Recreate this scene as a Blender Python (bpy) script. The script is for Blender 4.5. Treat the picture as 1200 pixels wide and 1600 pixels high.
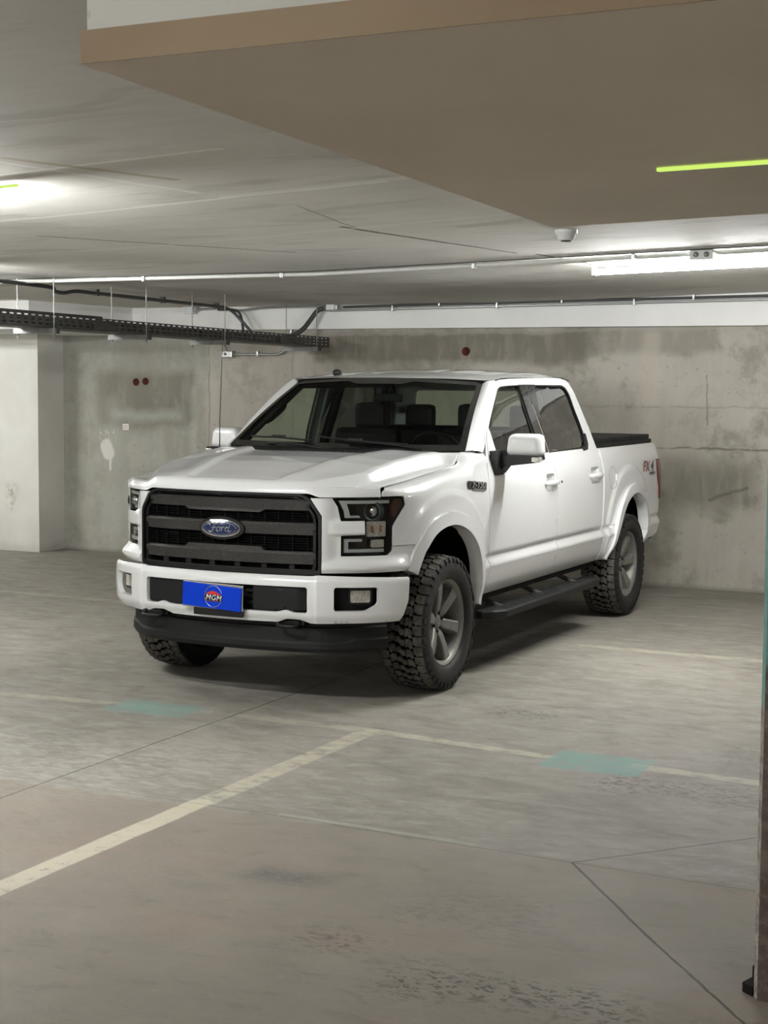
import bpy, bmesh, math, random
import numpy as np
from mathutils import Vector, Matrix
from mathutils.geometry import delaunay_2d_cdt
random.seed(7)
PI = math.pi
for o in list(bpy.data.objects):
    bpy.data.objects.remove(o)
scn = bpy.context.scene
COL = scn.collection

# ------------------------------------------------------------------ camera
cam_d = bpy.data.cameras.new('camera')
cam_d.sensor_fit = 'VERTICAL'
cam_d.sensor_height = 36.0
cam_d.sensor_width = 27.0
cam_d.lens = 2517.57 / 1600 * 36.0
cam_d.clip_start = 0.05
cam = bpy.data.objects.new('camera', cam_d)
COL.objects.link(cam)
R_ = Vector((0.89989137, 0.4360453, 0.00774694))
F_ = Vector((-0.43411093, 0.89731722, -0.07980921))
U_ = R_.cross(F_)
cam.matrix_world = Matrix(((R_.x, U_.x, -F_.x, 4.86753),
                           (R_.y, U_.y, -F_.y, -8.90419),
                           (R_.z, U_.z, -F_.z, 1.86353), (0, 0, 0, 1)))
scn.camera = cam

# ------------------------------------------------------------------ world and exposure
w = bpy.data.worlds.new('world'); scn.world = w; w.use_nodes = True
w.node_tree.nodes['Background'].inputs[0].default_value = (0.5, 0.5, 0.5, 1)
w.node_tree.nodes['Background'].inputs[1].default_value = 0.02
scn.view_settings.view_transform = 'Standard'
scn.view_settings.look = 'None'
scn.view_settings.gamma = 1.0
scn.view_settings.use_curve_mapping = False
EXPOSURE = 2.78
scn.view_settings.exposure = EXPOSURE
try:
    scn.cycles.use_denoising = True
    scn.cycles.max_bounces = 8
    scn.cycles.diffuse_bounces = 4
    scn.cycles.glossy_bounces = 4
    scn.cycles.transparent_max_bounces = 12
    scn.cycles.sample_clamp_indirect = 6.0
    scn.cycles.caustics_reflective = False
    scn.cycles.caustics_refractive = False
except Exception:
    pass
# fluorescent battens of the garage: (x, y, length, strength, along) - the first is in view, the rest unseen, some added as fill
TUBE_COL = (0.985, 1.0, 0.99)
TUBES = [          # x, y, length, strength, drop below the ceiling, deeper on unseen ones to brighten it
    (2.02, 1.50, 1.30, 74, .072),
    (-0.12, -3.7, 1.25, 62, .12),
    (-7.4, 3.0, 1.25, 42, .20),
    (7.4, -2.0, 1.25, 26, .45),
    (6.8, -6.6, 1.25, 44, .45),
    (1.8, -11.4, 1.25, 96, .55),
    (-4.2, -7.4, 1.25, 62, .35),
    (6.6, 3.4, 1.25, 26, .35),
    (-9.5, -2.0, 1.25, 50, .35),
    (-3.25, -0.5, 1.25, 95, .10),  # unseen lamp added beside the truck to brighten the hood
]

# ------------------------------------------------------------------ helpers
def smooth(a, b, x):
    t = np.clip((np.asarray(x, float) - a) / (b - a), 0, 1)
    return t * t * (3 - 2 * t)

def tag(o, label=None, cat=None, group=None, kind=None):
    if label: o['label'] = label
    if cat: o['category'] = cat
    if group: o['group'] = group
    if kind: o['kind'] = kind
    return o

def mk(name, V, F, mat, parent=None, smooth_=False, fm=None):
    me = bpy.data.meshes.new(name)
    me.from_pydata([tuple(map(float, v)) for v in V], [], [tuple(int(i) for i in f) for f in F])
    if isinstance(mat, (list, tuple)):
        for m in mat: me.materials.append(m)
    else:
        me.materials.append(mat)
    if smooth_ is not False:
        if smooth_ is True:
            me.polygons.foreach_set('use_smooth', [True] * len(me.polygons))
        else:
            me.polygons.foreach_set('use_smooth', list(smooth_))
    if fm is not None:
        me.polygons.foreach_set('material_index', list(fm))
    me.update()
    o = bpy.data.objects.new(name, me)
    COL.objects.link(o)
    if parent: o.parent = parent
    return o

def empty(name, loc=(0, 0, 0)):
    o = bpy.data.objects.new(name, None); COL.objects.link(o); o.location = loc
    o.empty_display_size = 0.2
    return o

class MB:
    """collects simple shapes into one mesh"""
    def __init__(s): s.V = []; s.F = []; s.S = []; s.M = []
    def add(s, V, F, sm=False, m=0):
        n = len(s.V); s.V += [tuple(v) for v in V]
        for f in F:
            s.F.append(tuple(i + n for i in f)); s.S.append(sm); s.M.append(m)
        return s
    def box(s, x0, x1, y0, y1, z0, z1, b=0.0, m=0, M=None):
        if b <= 0:
            V = [(x, y, z) for z in (z0, z1) for y in (y0, y1) for x in (x0, x1)]
            F = [(0, 2, 3, 1), (4, 5, 7, 6), (0, 1, 5, 4), (2, 6, 7, 3), (0, 4, 6, 2), (1, 3, 7, 5)]
            if M is not None: V = [M @ Vector(v) for v in V]
            return s.add(V, F, False, m)
        bm = bmesh.new(); bmesh.ops.create_cube(bm, size=1)
        for v in bm.verts:
            v.co = Vector(((x0 + x1) / 2 + v.co.x * (x1 - x0), (y0 + y1) / 2 + v.co.y * (y1 - y0), (z0 + z1) / 2 + v.co.z * (z1 - z0)))
        bmesh.ops.bevel(bm, geom=bm.edges[:], offset=b, segments=2, affect='EDGES', profile=0.6)
        if M is not None: bm.transform(M)
        s.add([v.co[:] for v in bm.verts], [[v.index for v in f.verts] for f in bm.faces], False, m); bm.free(); return s
    def tube(s, pts, r, n=8, m=0, cap=True):
        pts = [Vector(p) for p in pts]; R = r if isinstance(r, (list, tuple)) else [r] * len(pts)
        V = []; F = []; N = None
        for i, p in enumerate(pts):
            t = (pts[min(i + 1, len(pts) - 1)] - pts[max(i - 1, 0)]).normalized()
            if N is None:
                N = t.cross(Vector((0, 0, 1)))
                if N.length < 1e-3: N = t.cross(Vector((1, 0, 0)))
            N = (N - t * N.dot(t)).normalized(); B = t.cross(N)
            for k in range(n):
                a = 2 * PI * k / n
                V.append(p + (N * math.cos(a) + B * math.sin(a)) * R[i])
        for i in range(len(pts) - 1):
            for k in range(n):
                F.append((i * n + k, i * n + (k + 1) % n, (i + 1) * n + (k + 1) % n, (i + 1) * n + k))
        s.add(V, F, True, m)
        if cap:
            s.add(V[:n], [tuple(range(n))[::-1]], False, m); s.add(V[-n:], [tuple(range(n))], False, m)
        return s
    def lathe(s, prof, axis='x', c=(0, 0, 0), n=32, m=0, sm=True):
        """prof: (along axis, radius)"""
        V = []; F = []
        for a, r in prof:
            for k in range(n):
                t = 2 * PI * k / n; u, v = r * math.cos(t), r * math.sin(t)
                p = {'x': (a, u, v), 'y': (v, a, u), 'z': (u, v, a)}[axis]
                V.append((p[0] + c[0], p[1] + c[1], p[2] + c[2]))
        for i in range(len(prof) - 1):
            for k in range(n):
                F.append((i * n + k, (i + 1) * n + k, (i + 1) * n + (k + 1) % n, i * n + (k + 1) % n))
        return s.add(V, F, sm, m)
    def prism(s, poly, a, b, axis='y', m=0):
        """poly of 2d points extruded from a to b along axis"""
        n = len(poly)
        f = {'y': lambda u, v, w: (u, w, v), 'x': lambda u, v, w: (w, u, v), 'z': lambda u, v, w: (u, v, w)}[axis]
        V = [f(u, v, a) for u, v in poly] + [f(u, v, b) for u, v in poly]
        F = [tuple(range(n)), tuple(range(2 * n - 1, n - 1, -1))] + [(i, i + n, (i + 1) % n + n, (i + 1) % n) for i in range(n)]
        return s.add(V, F, False, m)
    def ell(s, c, r, n=16, m=0, M=None):
        V = []; F = []
        for i in range(n // 2 + 1):
            t = PI * i / (n // 2)
            for k in range(n):
                a = 2 * PI * k / n
                p = Vector((r[0] * math.sin(t) * math.cos(a), r[1] * math.sin(t) * math.sin(a), r[2] * math.cos(t)))
                if M is not None: p = M @ p
                V.append(p + Vector(c))
        for i in range(n // 2):
            for k in range(n):
                F.append((i * n + k, (i + 1) * n + k, (i + 1) * n + (k + 1) % n, i * n + (k + 1) % n))
        return s.add(V, F, True, m)
    def obj(s, name, mat, parent=None):
        return mk(name, s.V, s.F, mat, parent, s.S, s.M if isinstance(mat, (list, tuple)) else None)

def pip(poly, P):
    x, y = P[:, 0], P[:, 1]; ins = np.zeros(len(P), bool); n = len(poly); j = n - 1
    for i in range(n):
        xi, yi = poly[i]; xj, yj = poly[j]
        c = ((yi > y) != (yj > y)) & (x < (xj - xi) * (y - yi) / ((yj - yi) if yj != yi else 1e-12) + xi)
        ins ^= c; j = i
    return ins

def densify(poly, res):
    out = []
    for i in range(len(poly)):
        a = np.array(poly[i], float); b = np.array(poly[(i + 1) % len(poly)], float)
        k = max(1, int(math.ceil(np.linalg.norm(b - a) / res)))
        for j in range(k): out.append(a + (b - a) * j / k)
    return np.array(out)

def rnd(poly, rad, n=4):
    """round every corner of a polygon"""
    out = []; N = len(poly)
    for i in range(N):
        p = np.array(poly[i], float); a = np.array(poly[i - 1], float); b = np.array(poly[(i + 1) % N], float)
        r = rad[i] if isinstance(rad, (list, tuple)) else rad
        la, lb = np.linalg.norm(a - p), np.linalg.norm(b - p)
        r = min(r, la * .45, lb * .45)
        if r <= 1e-5: out.append(tuple(p)); continue
        A = p + (a - p) / la * r; B = p + (b - p) / lb * r
        for k in range(n + 1):
            t = k / n; q = (1 - t) ** 2 * A + 2 * t * (1 - t) * p + t * t * B; out.append(tuple(q))
    return out

def crv(P, n=6, closed=False):
    """catmull-rom through the points"""
    P = [np.array(q, float) for q in P]
    if closed: Q = [P[-1]] + P + [P[0], P[1]]
    else: Q = [2 * P[0] - P[1]] + P + [2 * P[-1] - P[-2]]
    out = []
    for i in range(1, len(Q) - 2):
        a, b, c, d = Q[i - 1:i + 3]
        for k in range(n):
            t = k / n; out.append(tuple(.5 * ((2 * b) + (c - a) * t + (2 * a - 5 * b + 4 * c - d) * t * t + (3 * b - a - 3 * c + d) * t ** 3)))
    if not closed: out.append(tuple(P[-1]))
    return out

def panel(name, outer, holes, fn, res, mat, parent, thick=.02, rows=(), cols=(), sides=(1,), rimres=None, lab=None, flip=False):
    """sheet with the given outline in (u,v), laid on the surface fn(U,V), its edges turned in by thick"""
    rr = rimres or res
    loops = [densify(outer, rr)] + [densify(h, rr) for h in holes]
    V2 = np.vstack(loops); E = []; k = 0
    for L in loops:
        n = len(L); E += [(k + i, k + (i + 1) % n) for i in range(n)]; k += n
    lo, hi = loops[0].min(0), loops[0].max(0)
    us = np.arange(lo[0] + res / 2, hi[0], res); vs = np.arange(lo[1] + res / 2, hi[1], res)
    if len(rows):
        vs = np.array(sorted([v for v in vs if min(abs(v - r) for r in rows) > res * .55] + list(rows)))
    if len(cols):
        us = np.array(sorted([v for v in us if min(abs(v - r) for r in cols) > res * .55] + list(cols)))
    G = np.array([(a, b) for a in us for b in vs]) if len(us) and len(vs) else np.zeros((0, 2))
    if len(G):
        keep = pip(loops[0], G)
        for h in loops[1:]: keep &= ~pip(h, G)
        G = G[keep]
        if len(G):
            keep = np.ones(len(G), bool)
            for L in loops:
                a = L; b = np.roll(L, -1, 0); d = b - a; dd = (d ** 2).sum(1) + 1e-12
                for s0 in range(0, len(G), 4000):
                    g = G[s0:s0 + 4000]
                    t = np.clip(((g[:, None] - a) * d).sum(2) / dd, 0, 1)
                    q = np.linalg.norm(g[:, None] - (a + t[..., None] * d), axis=2).min(1)
                    keep[s0:s0 + 4000] &= q > res * .35
            G = G[keep]
    allv = np.vstack([V2, G]) if len(G) else V2
    r = delaunay_2d_cdt([Vector(p) for p in allv], E, [], 0, 1e-6)
    v2 = np.array([tuple(p) for p in r[0]]); F = np.array([f for f in r[2] if len(f) == 3])
    cen = v2[F].mean(1); keep = pip(loops[0], cen)
    for h in loops[1:]: keep &= ~pip(h, cen)
    F = F[keep]
    a, b, c = v2[F[:, 0]], v2[F[:, 1]], v2[F[:, 2]]
    ar = (b[:, 0] - a[:, 0]) * (c[:, 1] - a[:, 1]) - (b[:, 1] - a[:, 1]) * (c[:, 0] - a[:, 0])
    F = F[np.abs(ar) > 1e-10]; ar = ar[np.abs(ar) > 1e-10]
    F[ar < 0] = F[ar < 0][:, ::-1]
    P = fn(v2[:, 0], v2[:, 1]); e = 1e-3
    du = fn(v2[:, 0] + e, v2[:, 1]) - fn(v2[:, 0] - e, v2[:, 1]); dv = fn(v2[:, 0], v2[:, 1] + e) - fn(v2[:, 0], v2[:, 1] - e)
    N = np.cross(du, dv); N /= np.linalg.norm(N, axis=1)[:, None] + 1e-12
    if flip: N = -N; F = F[:, ::-1]
    cnt = {}
    for f in F:
        for i in range(3):
            k2 = (f[i], f[(i + 1) % 3]); cnt[k2] = 1
    bd = [k2 for k2 in cnt if (k2[1], k2[0]) not in cnt]
    Vv = [tuple(p) for p in P]; Ff = [tuple(f) for f in F]; S = [True] * len(Ff)
    if thick:
        mp = {}
        def dup(i, inn):
            k3 = (i, inn)
            if k3 not in mp:
                mp[k3] = len(Vv); Vv.append(tuple(P[i] - N[i] * (thick if inn else 0)))
            return mp[k3]
        for i, j in bd:
            Ff.append((dup(j, 0), dup(i, 0), dup(i, 1), dup(j, 1))); S.append(True)
    out = []
    for sd in sides:
        if sd == 1: o = mk(name, Vv, Ff, mat, parent, S)
        else: o = mk(name, [(-x, y, z) for x, y, z in Vv], [f[::-1] for f in Ff], mat, parent, S)
        if lab: o['label'] = lab
        out.append(o)
    return out

def mirror(o, name=None, parent=None):
    me = o.data.copy()
    co = np.empty(len(me.vertices) * 3); me.vertices.foreach_get('co', co); co = co.reshape(-1, 3); co[:, 0] *= -1
    me.vertices.foreach_set('co', co.ravel()); me.flip_normals(); me.update()
    n = bpy.data.objects.new(name or o.name.split('.')[0], me); COL.objects.link(n); n.parent = parent or o.parent
    return n

# ------------------------------------------------------------------ materials
class NT:
    def __init__(s, name):
        s.m = bpy.data.materials.new(name); s.m.use_nodes = True; s.t = s.m.node_tree; s.t.nodes.clear()
        s.out = s.t.nodes.new('ShaderNodeOutputMaterial')
    def n(s, t, **k):
        q = s.t.nodes.new(t)
        for a, b in k.items(): setattr(q, a, b)
        return q
    def L(s, a, b): s.t.links.new(a, b)
    def put(s, sock, v):
        if isinstance(v, bpy.types.NodeSocket): s.L(v, sock)
        elif isinstance(v, (tuple, list)):
            sock.default_value = tuple(v) + (1,) if (len(v) == 3 and sock.type == 'RGBA') else tuple(v)
        else: sock.default_value = v
    def math(s, op, a, b=0.0, c=0.0, cl=False):
        q = s.n('ShaderNodeMath', operation=op, use_clamp=cl); s.put(q.inputs[0], a); s.put(q.inputs[1], b); s.put(q.inputs[2], c); return q.outputs[0]
    def vm(s, op, a, b=(0, 0, 0), sc=None):
        q = s.n('ShaderNodeVectorMath', operation=op); s.put(q.inputs[0], a); s.put(q.inputs[1], b)
        if sc is not None: s.put(q.inputs['Scale'], sc)
        return q.outputs['Value'] if op in ('LENGTH', 'DOT_PRODUCT', 'DISTANCE') else q.outputs[0]
    def mix(s, f, a, b, bt='MIX'):
        q = s.n('ShaderNodeMix', data_type='RGBA', blend_type=bt); s.put(q.inputs[0], f); s.put(q.inputs[6], a); s.put(q.inputs[7], b); return q.outputs[2]
    def pos(s):
        return s.n('ShaderNodeNewGeometry').outputs['Position']
    def scl(s, p, v): return s.vm('MULTIPLY', p, v)
    def noise(s, p, sc, det=4, ro=.55, dist=0.0):
        q = s.n('ShaderNodeTexNoise'); s.L(p, q.inputs['Vector']); q.inputs['Scale'].default_value = sc
        q.inputs['Detail'].default_value = det; q.inputs['Roughness'].default_value = ro; q.inputs['Distortion'].default_value = dist
        return q.outputs[0]
    def ramp(s, v, a, b, lo=0.0, hi=1.0):
        q = s.n('ShaderNodeMapRange', interpolation_type='SMOOTHSTEP'); s.put(q.inputs[0], v)
        q.inputs[1].default_value = a; q.inputs[2].default_value = b; q.inputs[3].default_value = lo; q.inputs[4].default_value = hi
        return q.outputs[0]
    def warp(s, p, sc, amt, seed=0.0):
        q = s.n('ShaderNodeTexNoise'); pp = s.vm('ADD', p, (seed, seed * .7, 0)); s.L(pp, q.inputs['Vector']); q.inputs['Scale'].default_value = sc; q.inputs['Detail'].default_value = 4
        d = s.vm('SUBTRACT', q.outputs['Color'], (.5, .5, .5)); return s.vm('ADD', p, s.vm('SCALE', d, sc=amt))
    def seg(s, p, a, b, wd, soft):
        """1 on the segment a-b"""
        ba = [b[i] - a[i] for i in range(3)]; l2 = sum(x * x for x in ba)
        pa = s.vm('SUBTRACT', p, a)
        h = s.math('MULTIPLY', s.vm('DOT_PRODUCT', pa, ba), 1 / l2, cl=True)
        q = s.vm('SCALE', s.n_const(ba), sc=h)
        d = s.vm('LENGTH', s.vm('SUBTRACT', pa, q))
        return s.ramp(d, wd, wd + soft, 1.0, 0.0)
    def n_const(s, v):
        q = s.n('ShaderNodeCombineXYZ')
        for i in range(3): q.inputs[i].default_value = v[i]
        return q.outputs[0]
    def box(s, p, c, h, soft):
        """1 inside the box of centre c, half size h"""
        q = s.n('ShaderNodeSeparateXYZ'); s.L(s.vm('ABSOLUTE', s.vm('SUBTRACT', p, c)), q.inputs[0]); r = None
        for i in range(3):
            if h[i] is None: continue
            k = s.ramp(q.outputs[i], h[i] - soft, h[i] + soft, 1.0, 0.0)
            r = k if r is None else s.math('MULTIPLY', r, k)
        return r
    def bsdf(s, col, rough=.5, metal=0.0, spec=.5, coat=0.0, bump=None, bs=.2, bd=.01, coatr=.03, **kw):
        q = s.n('ShaderNodeBsdfPrincipled'); s.put(q.inputs['Base Color'], col); s.put(q.inputs['Roughness'], rough); s.put(q.inputs['Metallic'], metal)
        q.inputs['Specular IOR Level'].default_value = spec; q.inputs['Coat Weight'].default_value = coat; q.inputs['Coat Roughness'].default_value = coatr
        if bump is not None:
            b = s.n('ShaderNodeBump'); b.inputs['Strength'].default_value = bs; b.inputs['Distance'].default_value = bd; s.L(bump, b.inputs['Height']); s.L(b.outputs[0], q.inputs['Normal'])
        s.L(q.outputs[0], s.out.inputs[0]); s.q = q
        return s.m

def srgb(r, g, b):
    return tuple(((c / 255) / 12.92) if c <= 10 else (((c / 255) + .055) / 1.055) ** 2.4 for c in (r, g, b))

def simple(name, col, rough=.5, metal=0.0, spec=.5, coat=0.0, nz=.04, nsc=60.0, bs=.0):
    t = NT(name); p = t.pos(); n = t.noise(p, nsc, 3)
    f = t.ramp(n, .3, .7)
    c = t.mix(f, tuple(x * (1 - nz) for x in col), tuple(min(1, x * (1 + nz)) for x in col))
    return t.bsdf(c, rough, metal, spec, coat, bump=n if bs else None, bs=bs, bd=.002)

def emis(name, col, st):
    t = NT(name); e = t.n('ShaderNodeEmission'); e.inputs[0].default_value = tuple(col) + (1,); e.inputs[1].default_value = st
    t.L(e.outputs[0], t.out.inputs[0]); return t.m

def glass(name, tint, refl=1.0, rough=.0):
    t = NT(name); tr = t.n('ShaderNodeBsdfTransparent'); tr.inputs[0].default_value = tuple(tint) + (1,)
    g = t.n('ShaderNodeBsdfGlossy'); g.inputs['Roughness'].default_value = rough; g.inputs[0].default_value = (1, 1, 1, 1)
    fr = t.n('ShaderNodeLayerWeight'); fr.inputs[0].default_value = .5
    sch = t.math('ADD', t.math('MULTIPLY', t.math('POWER', fr.outputs[1], 5.0), .96), .04)
    mx = t.n('ShaderNodeMixShader'); t.L(t.math('MULTIPLY', sch, refl, cl=True), mx.inputs[0]); t.L(tr.outputs[0], mx.inputs[1]); t.L(g.outputs[0], mx.inputs[2])
    t.L(mx.outputs[0], t.out.inputs[0]); return t.m

# ---- garage surfaces
def mat_floor():
    t = NT('floor_concrete'); P0 = t.pos(); P = t.scl(P0, (1, 1, 0))
    W = t.warp(P, 3.0, .02); W2 = t.warp(P, 1.2, .35, 3)
    sx = t.scl(P, (.75, 1.5, 0))
    n1 = t.noise(P, .55, 5, .6); n2 = t.noise(sx, 5.5, 9, .74, .5); n3 = t.noise(t.scl(P, (.8, 1.2, 0)), 60, 6, .8); n4 = t.noise(t.scl(W2, (.6, 1.3, 0)), 2.2, 6, .65, 1.2)
    base = t.mix(t.ramp(n1, .35, .65), (.200, .184, .158), (.255, .236, .205))
    base = t.mix(t.math('MULTIPLY', t.ramp(n2, .46, .66), .6), base, (.34, .32, .28))
    base = t.mix(t.math('MULTIPLY', t.ramp(n2, .48, .32), .6), base, (.125, .112, .095))
    base = t.mix(t.math('MULTIPLY', t.ramp(n4, .52, .68), .45), base, (.115, .102, .088))
    n5 = t.noise(t.scl(t.warp(P, 3, .1, 7), (.9, 1.5, 0)), 24, 9, .8)
    base = t.mix(t.math('MULTIPLY', t.ramp(n5, .56, .66), .45), base, (.36, .34, .30))
    base = t.mix(t.math('MULTIPLY', t.ramp(n5, .42, .34), .4), base, (.12, .108, .09))
    # the near slab was poured later: warmer and smoother
    sep = t.n('ShaderNodeSeparateXYZ'); t.L(W, sep.inputs[0])
    near = t.ramp(sep.outputs[1], -3.02, -2.98, 1.0, 0.0)
    nb = t.mix(t.ramp(t.noise(P, .9, 5, .6), .35, .68), (.186, .160, .128), (.222, .194, .160))
    nb = t.mix(t.math('MULTIPLY', t.ramp(t.noise(t.scl(P, (.5, 1.2, 0)), 1.7, 5, .6), .52, .68), .45), nb, (.24, .165, .125))
    nb = t.mix(t.math('MULTIPLY', t.ramp(n2, .47, .32), .4), nb, (.12, .105, .088))
    nb = t.mix(t.math('MULTIPLY', t.ramp(n5, .56, .68), .22), nb, (.34, .31, .27))
    base = t.mix(t.math('MULTIPLY', near, .85), base, nb)
    # pale scratched area at the left of the slab joint
    a = t.box(W2, (-.6, -2.5, 0), (1.5, .5, None), .35)
    base = t.mix(t.math('MULTIPLY', t.math('MULTIPLY', a, t.ramp(t.noise(t.scl(P, (1, 2.2, 0)), 9, 6, .75), .45, .62)), .55), base, (.37, .36, .32))
    a2 = t.box(W2, (1.7, -2.7, 0), (1.0, .3, None), .3)
    base = t.mix(t.math('MULTIPLY', t.math('MULTIPLY', a2, t.ramp(t.noise(t.scl(P, (1, 2, 0)), 11, 6, .75), .5, .66)), .4), base, (.37, .35, .31))
    # paint: bay lines and two teal marks, worn through
    wear = t.ramp(t.noise(t.scl(P, (1.0, 2.0, 0)), 7, 8, .78), .36, .56)
    cream = (.47, .435, .34)
    def paint(mask, col, k, base, wr=wear):
        return t.mix(t.math('MULTIPLY', t.math('MULTIPLY', mask, wr), k), base, col)
    base = paint(t.seg(W, (1.08, -5.2, 0), (1.08, -2.93, 0), .05, .015), cream, .95, base, t.ramp(t.noise(P, 14, 8, .8), .28, .48))
    base = paint(t.seg(W, (1.09, -2.93, 0), (1.09, -1.35, 0), .05, .02), cream, .75, base)
    base = paint(t.seg(W, (-4.5, -1.6, 0), (.04, -1.235, 0), .04, .02), cream, .5, base)
    base = paint(t.seg(W, (.3, -1.235, 0), (1.1, -1.24, 0), .04, .02), cream, .4, base)
    base = paint(t.seg(W, (1.1, -1.24, 0), (2.162, -1.375, 0), .038, .015), cream, .75, base)
    base = paint(t.seg(W, (2.6, -1.36, 0), (3.7, -1.46, 0), .045, .015), cream, .7, base)
    base = paint(t.seg(W, (1.2, 2.01, 0), (2.7, 1.96, 0), .045, .02), cream, .55, base)
    base = paint(t.seg(W, (-9, 2.6, 0), (-2.6, 2.3, 0), .05, .02), cream, .3, base)
    teal = (.175, .29, .255)
    base = paint(t.box(W, (2.415, -1.39, 0), (.25, .185, None), .014), teal, .9, base, t.ramp(t.noise(P, 9, 8, .8), .34, .50))
    base = paint(t.box(t.warp(P, 5, .1), (-.27, -1.30, 0), (.27, .15, None), .05), teal, .95, base)
    # joints and cracks
    J = t.warp(t.warp(P, 6, .014), 40, .006)
    dk = (.03, .027, .024)
    for a_, b_, wd, k in [((.262, -5.2, 0), (.215, 1.6, 0), .004, .85), ((-4, -2.86, 0), (1.51, -2.957, 0), .003, .35), ((1.51, -2.957, 0), (2.855, -3.024, 0), .004, .55),
                          ((2.855, -3.024, 0), (3.8, -3.06, 0), .004, .5), ((2.855, -3.02, 0), (3.8, -1.87, 0), .0035, .8), ((2.855, -3.03, 0), (3.398, -3.76, 0), .005, .9), ((3.398, -3.76, 0), (3.83, -4.31, 0), .004, .9),
                          ((.9, 1.55, 0), (2.9, 1.5, 0), .003, .4)]:
        base = t.mix(t.math('MULTIPLY', t.seg(J, a_, b_, wd * .7, .005), k), base, dk)
    base = t.mix(t.math('MULTIPLY', t.seg(W, (1.5, -2.93, 0), (2.4, -2.97, 0), .012, .02), .35), base, (.42, .40, .35))
    # dirt
    spot = t.ramp(t.noise(t.scl(t.warp(P, 6, .06), (.9, 1.5, 0)), 22, 8, .75, .3), .51, .57)
    for c, h, k in [((3.12, -4.42, 0), (.42, .13, None), 1.0), ((3.0, -1.72, 0), (.45, .2, None), .7), ((1.72, -.46, 0), (.22, .12, None), .8), ((3.3, -.9, 0), (.4, .3, None), .5), ((2.75, -1.75, 0), (.2, .1, None), .8), ((2.75, -3.75, 0), (.28, .2, None), .25), ((2.45, -4.25, 0), (.12, .08, None), .8)]:
        base = t.mix(t.math('MULTIPLY', t.math('MULTIPLY', t.box(t.warp(P, 2.2, .3, 3), c, h, .12), spot), k), base, (.05, .040, .030))
    a3 = t.math('MULTIPLY', t.box(t.warp(P, 3, .25), (1.95, -3.68, 0), (.16, .08, None), .08), t.ramp(n5, .36, .52))
    base = t.mix(t.math('MULTIPLY', a3, .8), base, (.09, .083, .075))
    base = t.mix(t.math('MULTIPLY', t.ramp(n3, .60, .68), .55), base, (.085, .075, .065))
    base = t.mix(t.math('MULTIPLY', t.ramp(n3, .38, .32), .4), base, (.38, .36, .33))
    h = t.math('ADD', t.math('MULTIPLY', n3, .5), n2)
    rg = t.ramp(n1, .3, .7, .55, .75)
    return t.bsdf(base, rg, spec=.35, bump=h, bs=.5, bd=.008)

def mat_ceiling():
    t = NT('ceiling_concrete'); P0 = t.pos(); P = t.scl(P0, (1, 1, 0)); W = t.warp(P, 2.5, .05)
    n1 = t.noise(P, .8, 5); n2 = t.noise(t.scl(P, (.4, 1.8, 0)), 4, 8, .72); n3 = t.noise(t.scl(P, (1, 1.8, 0)), 30, 7, .8)
    base = t.mix(t.ramp(n1, .35, .65), (.64, .625, .585), (.73, .715, .67))
    base = t.mix(t.math('MULTIPLY', t.ramp(n2, .45, .68), .45), base, (.74, .735, .70))
    base = t.mix(t.math('MULTIPLY', t.ramp(n2, .46, .3), .35), base, (.42, .41, .385))
    base = t.mix(t.math('MULTIPLY', t.ramp(n3, .58, .66), .5), base, (.82, .82, .79))
    base = t.mix(t.math('MULTIPLY', t.ramp(n3, .42, .34), .35), base, (.38, .37, .34))
    n6 = t.noise(t.scl(t.warp(P, 2, .2, 4), (.5, 1.5, 0)), 1.7, 6, .65, .6)
    base = t.mix(t.math('MULTIPLY', t.ramp(n6, .54, .62), .4), base, (.44, .425, .39))
    lt = (.9, .9, .87); dk = (.10, .095, .09)
    for a, b, wd, k, c in [((-1, -3.62, 0), (1.765, -3.886, 0), .014, .75, lt), ((-1.5, -2.35, 0), (1.899, -2.79, 0), .016, .75, lt), ((1.1, -2.72, 0), (2.1, -2.86, 0), .035, .5, lt),
                        ((.95, -1.35, 0), (1.11, .1, 0), .012, .9, dk), ((1.11, .1, 0), (1.16, .62, 0), .01, .8, dk), ((1.25, .75, 0), (1.32, 1.75, 0), .01, .9, dk), ((-.66, -1.8, 0), (.053, -.233, 0), .008, .85, dk), ((.053, -.23, 0), (.2, .1, 0), .003, .6, dk),
                        ((1.2, -2.3, 0), (1.0, -1.3, 0), .003, .5, dk), ((.9, -4.2, 0), (1.05, -2.9, 0), .012, .5, lt), ((1.0, -4.1, 0), (1.2, -3.3, 0), .02, .6, (.42, .36, .22)),
                        ((-3, -.6, 0), (3.2, -1.6, 0), .01, .5, lt), ((-4, 2.3, 0), (4, 2.1, 0), .004, .35, lt), ((1.5, -1.0, 0), (2.7, -1.4, 0), .05, .35, (.3, .29, .27))]:
        base = t.mix(t.math('MULTIPLY', t.seg(W, a, b, wd, .01), k), base, c)
    return t.bsdf(base, .8, spec=.25, bump=t.math('ADD', n2, t.math('MULTIPLY', n3, .4)), bs=.5, bd=.012)

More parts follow.
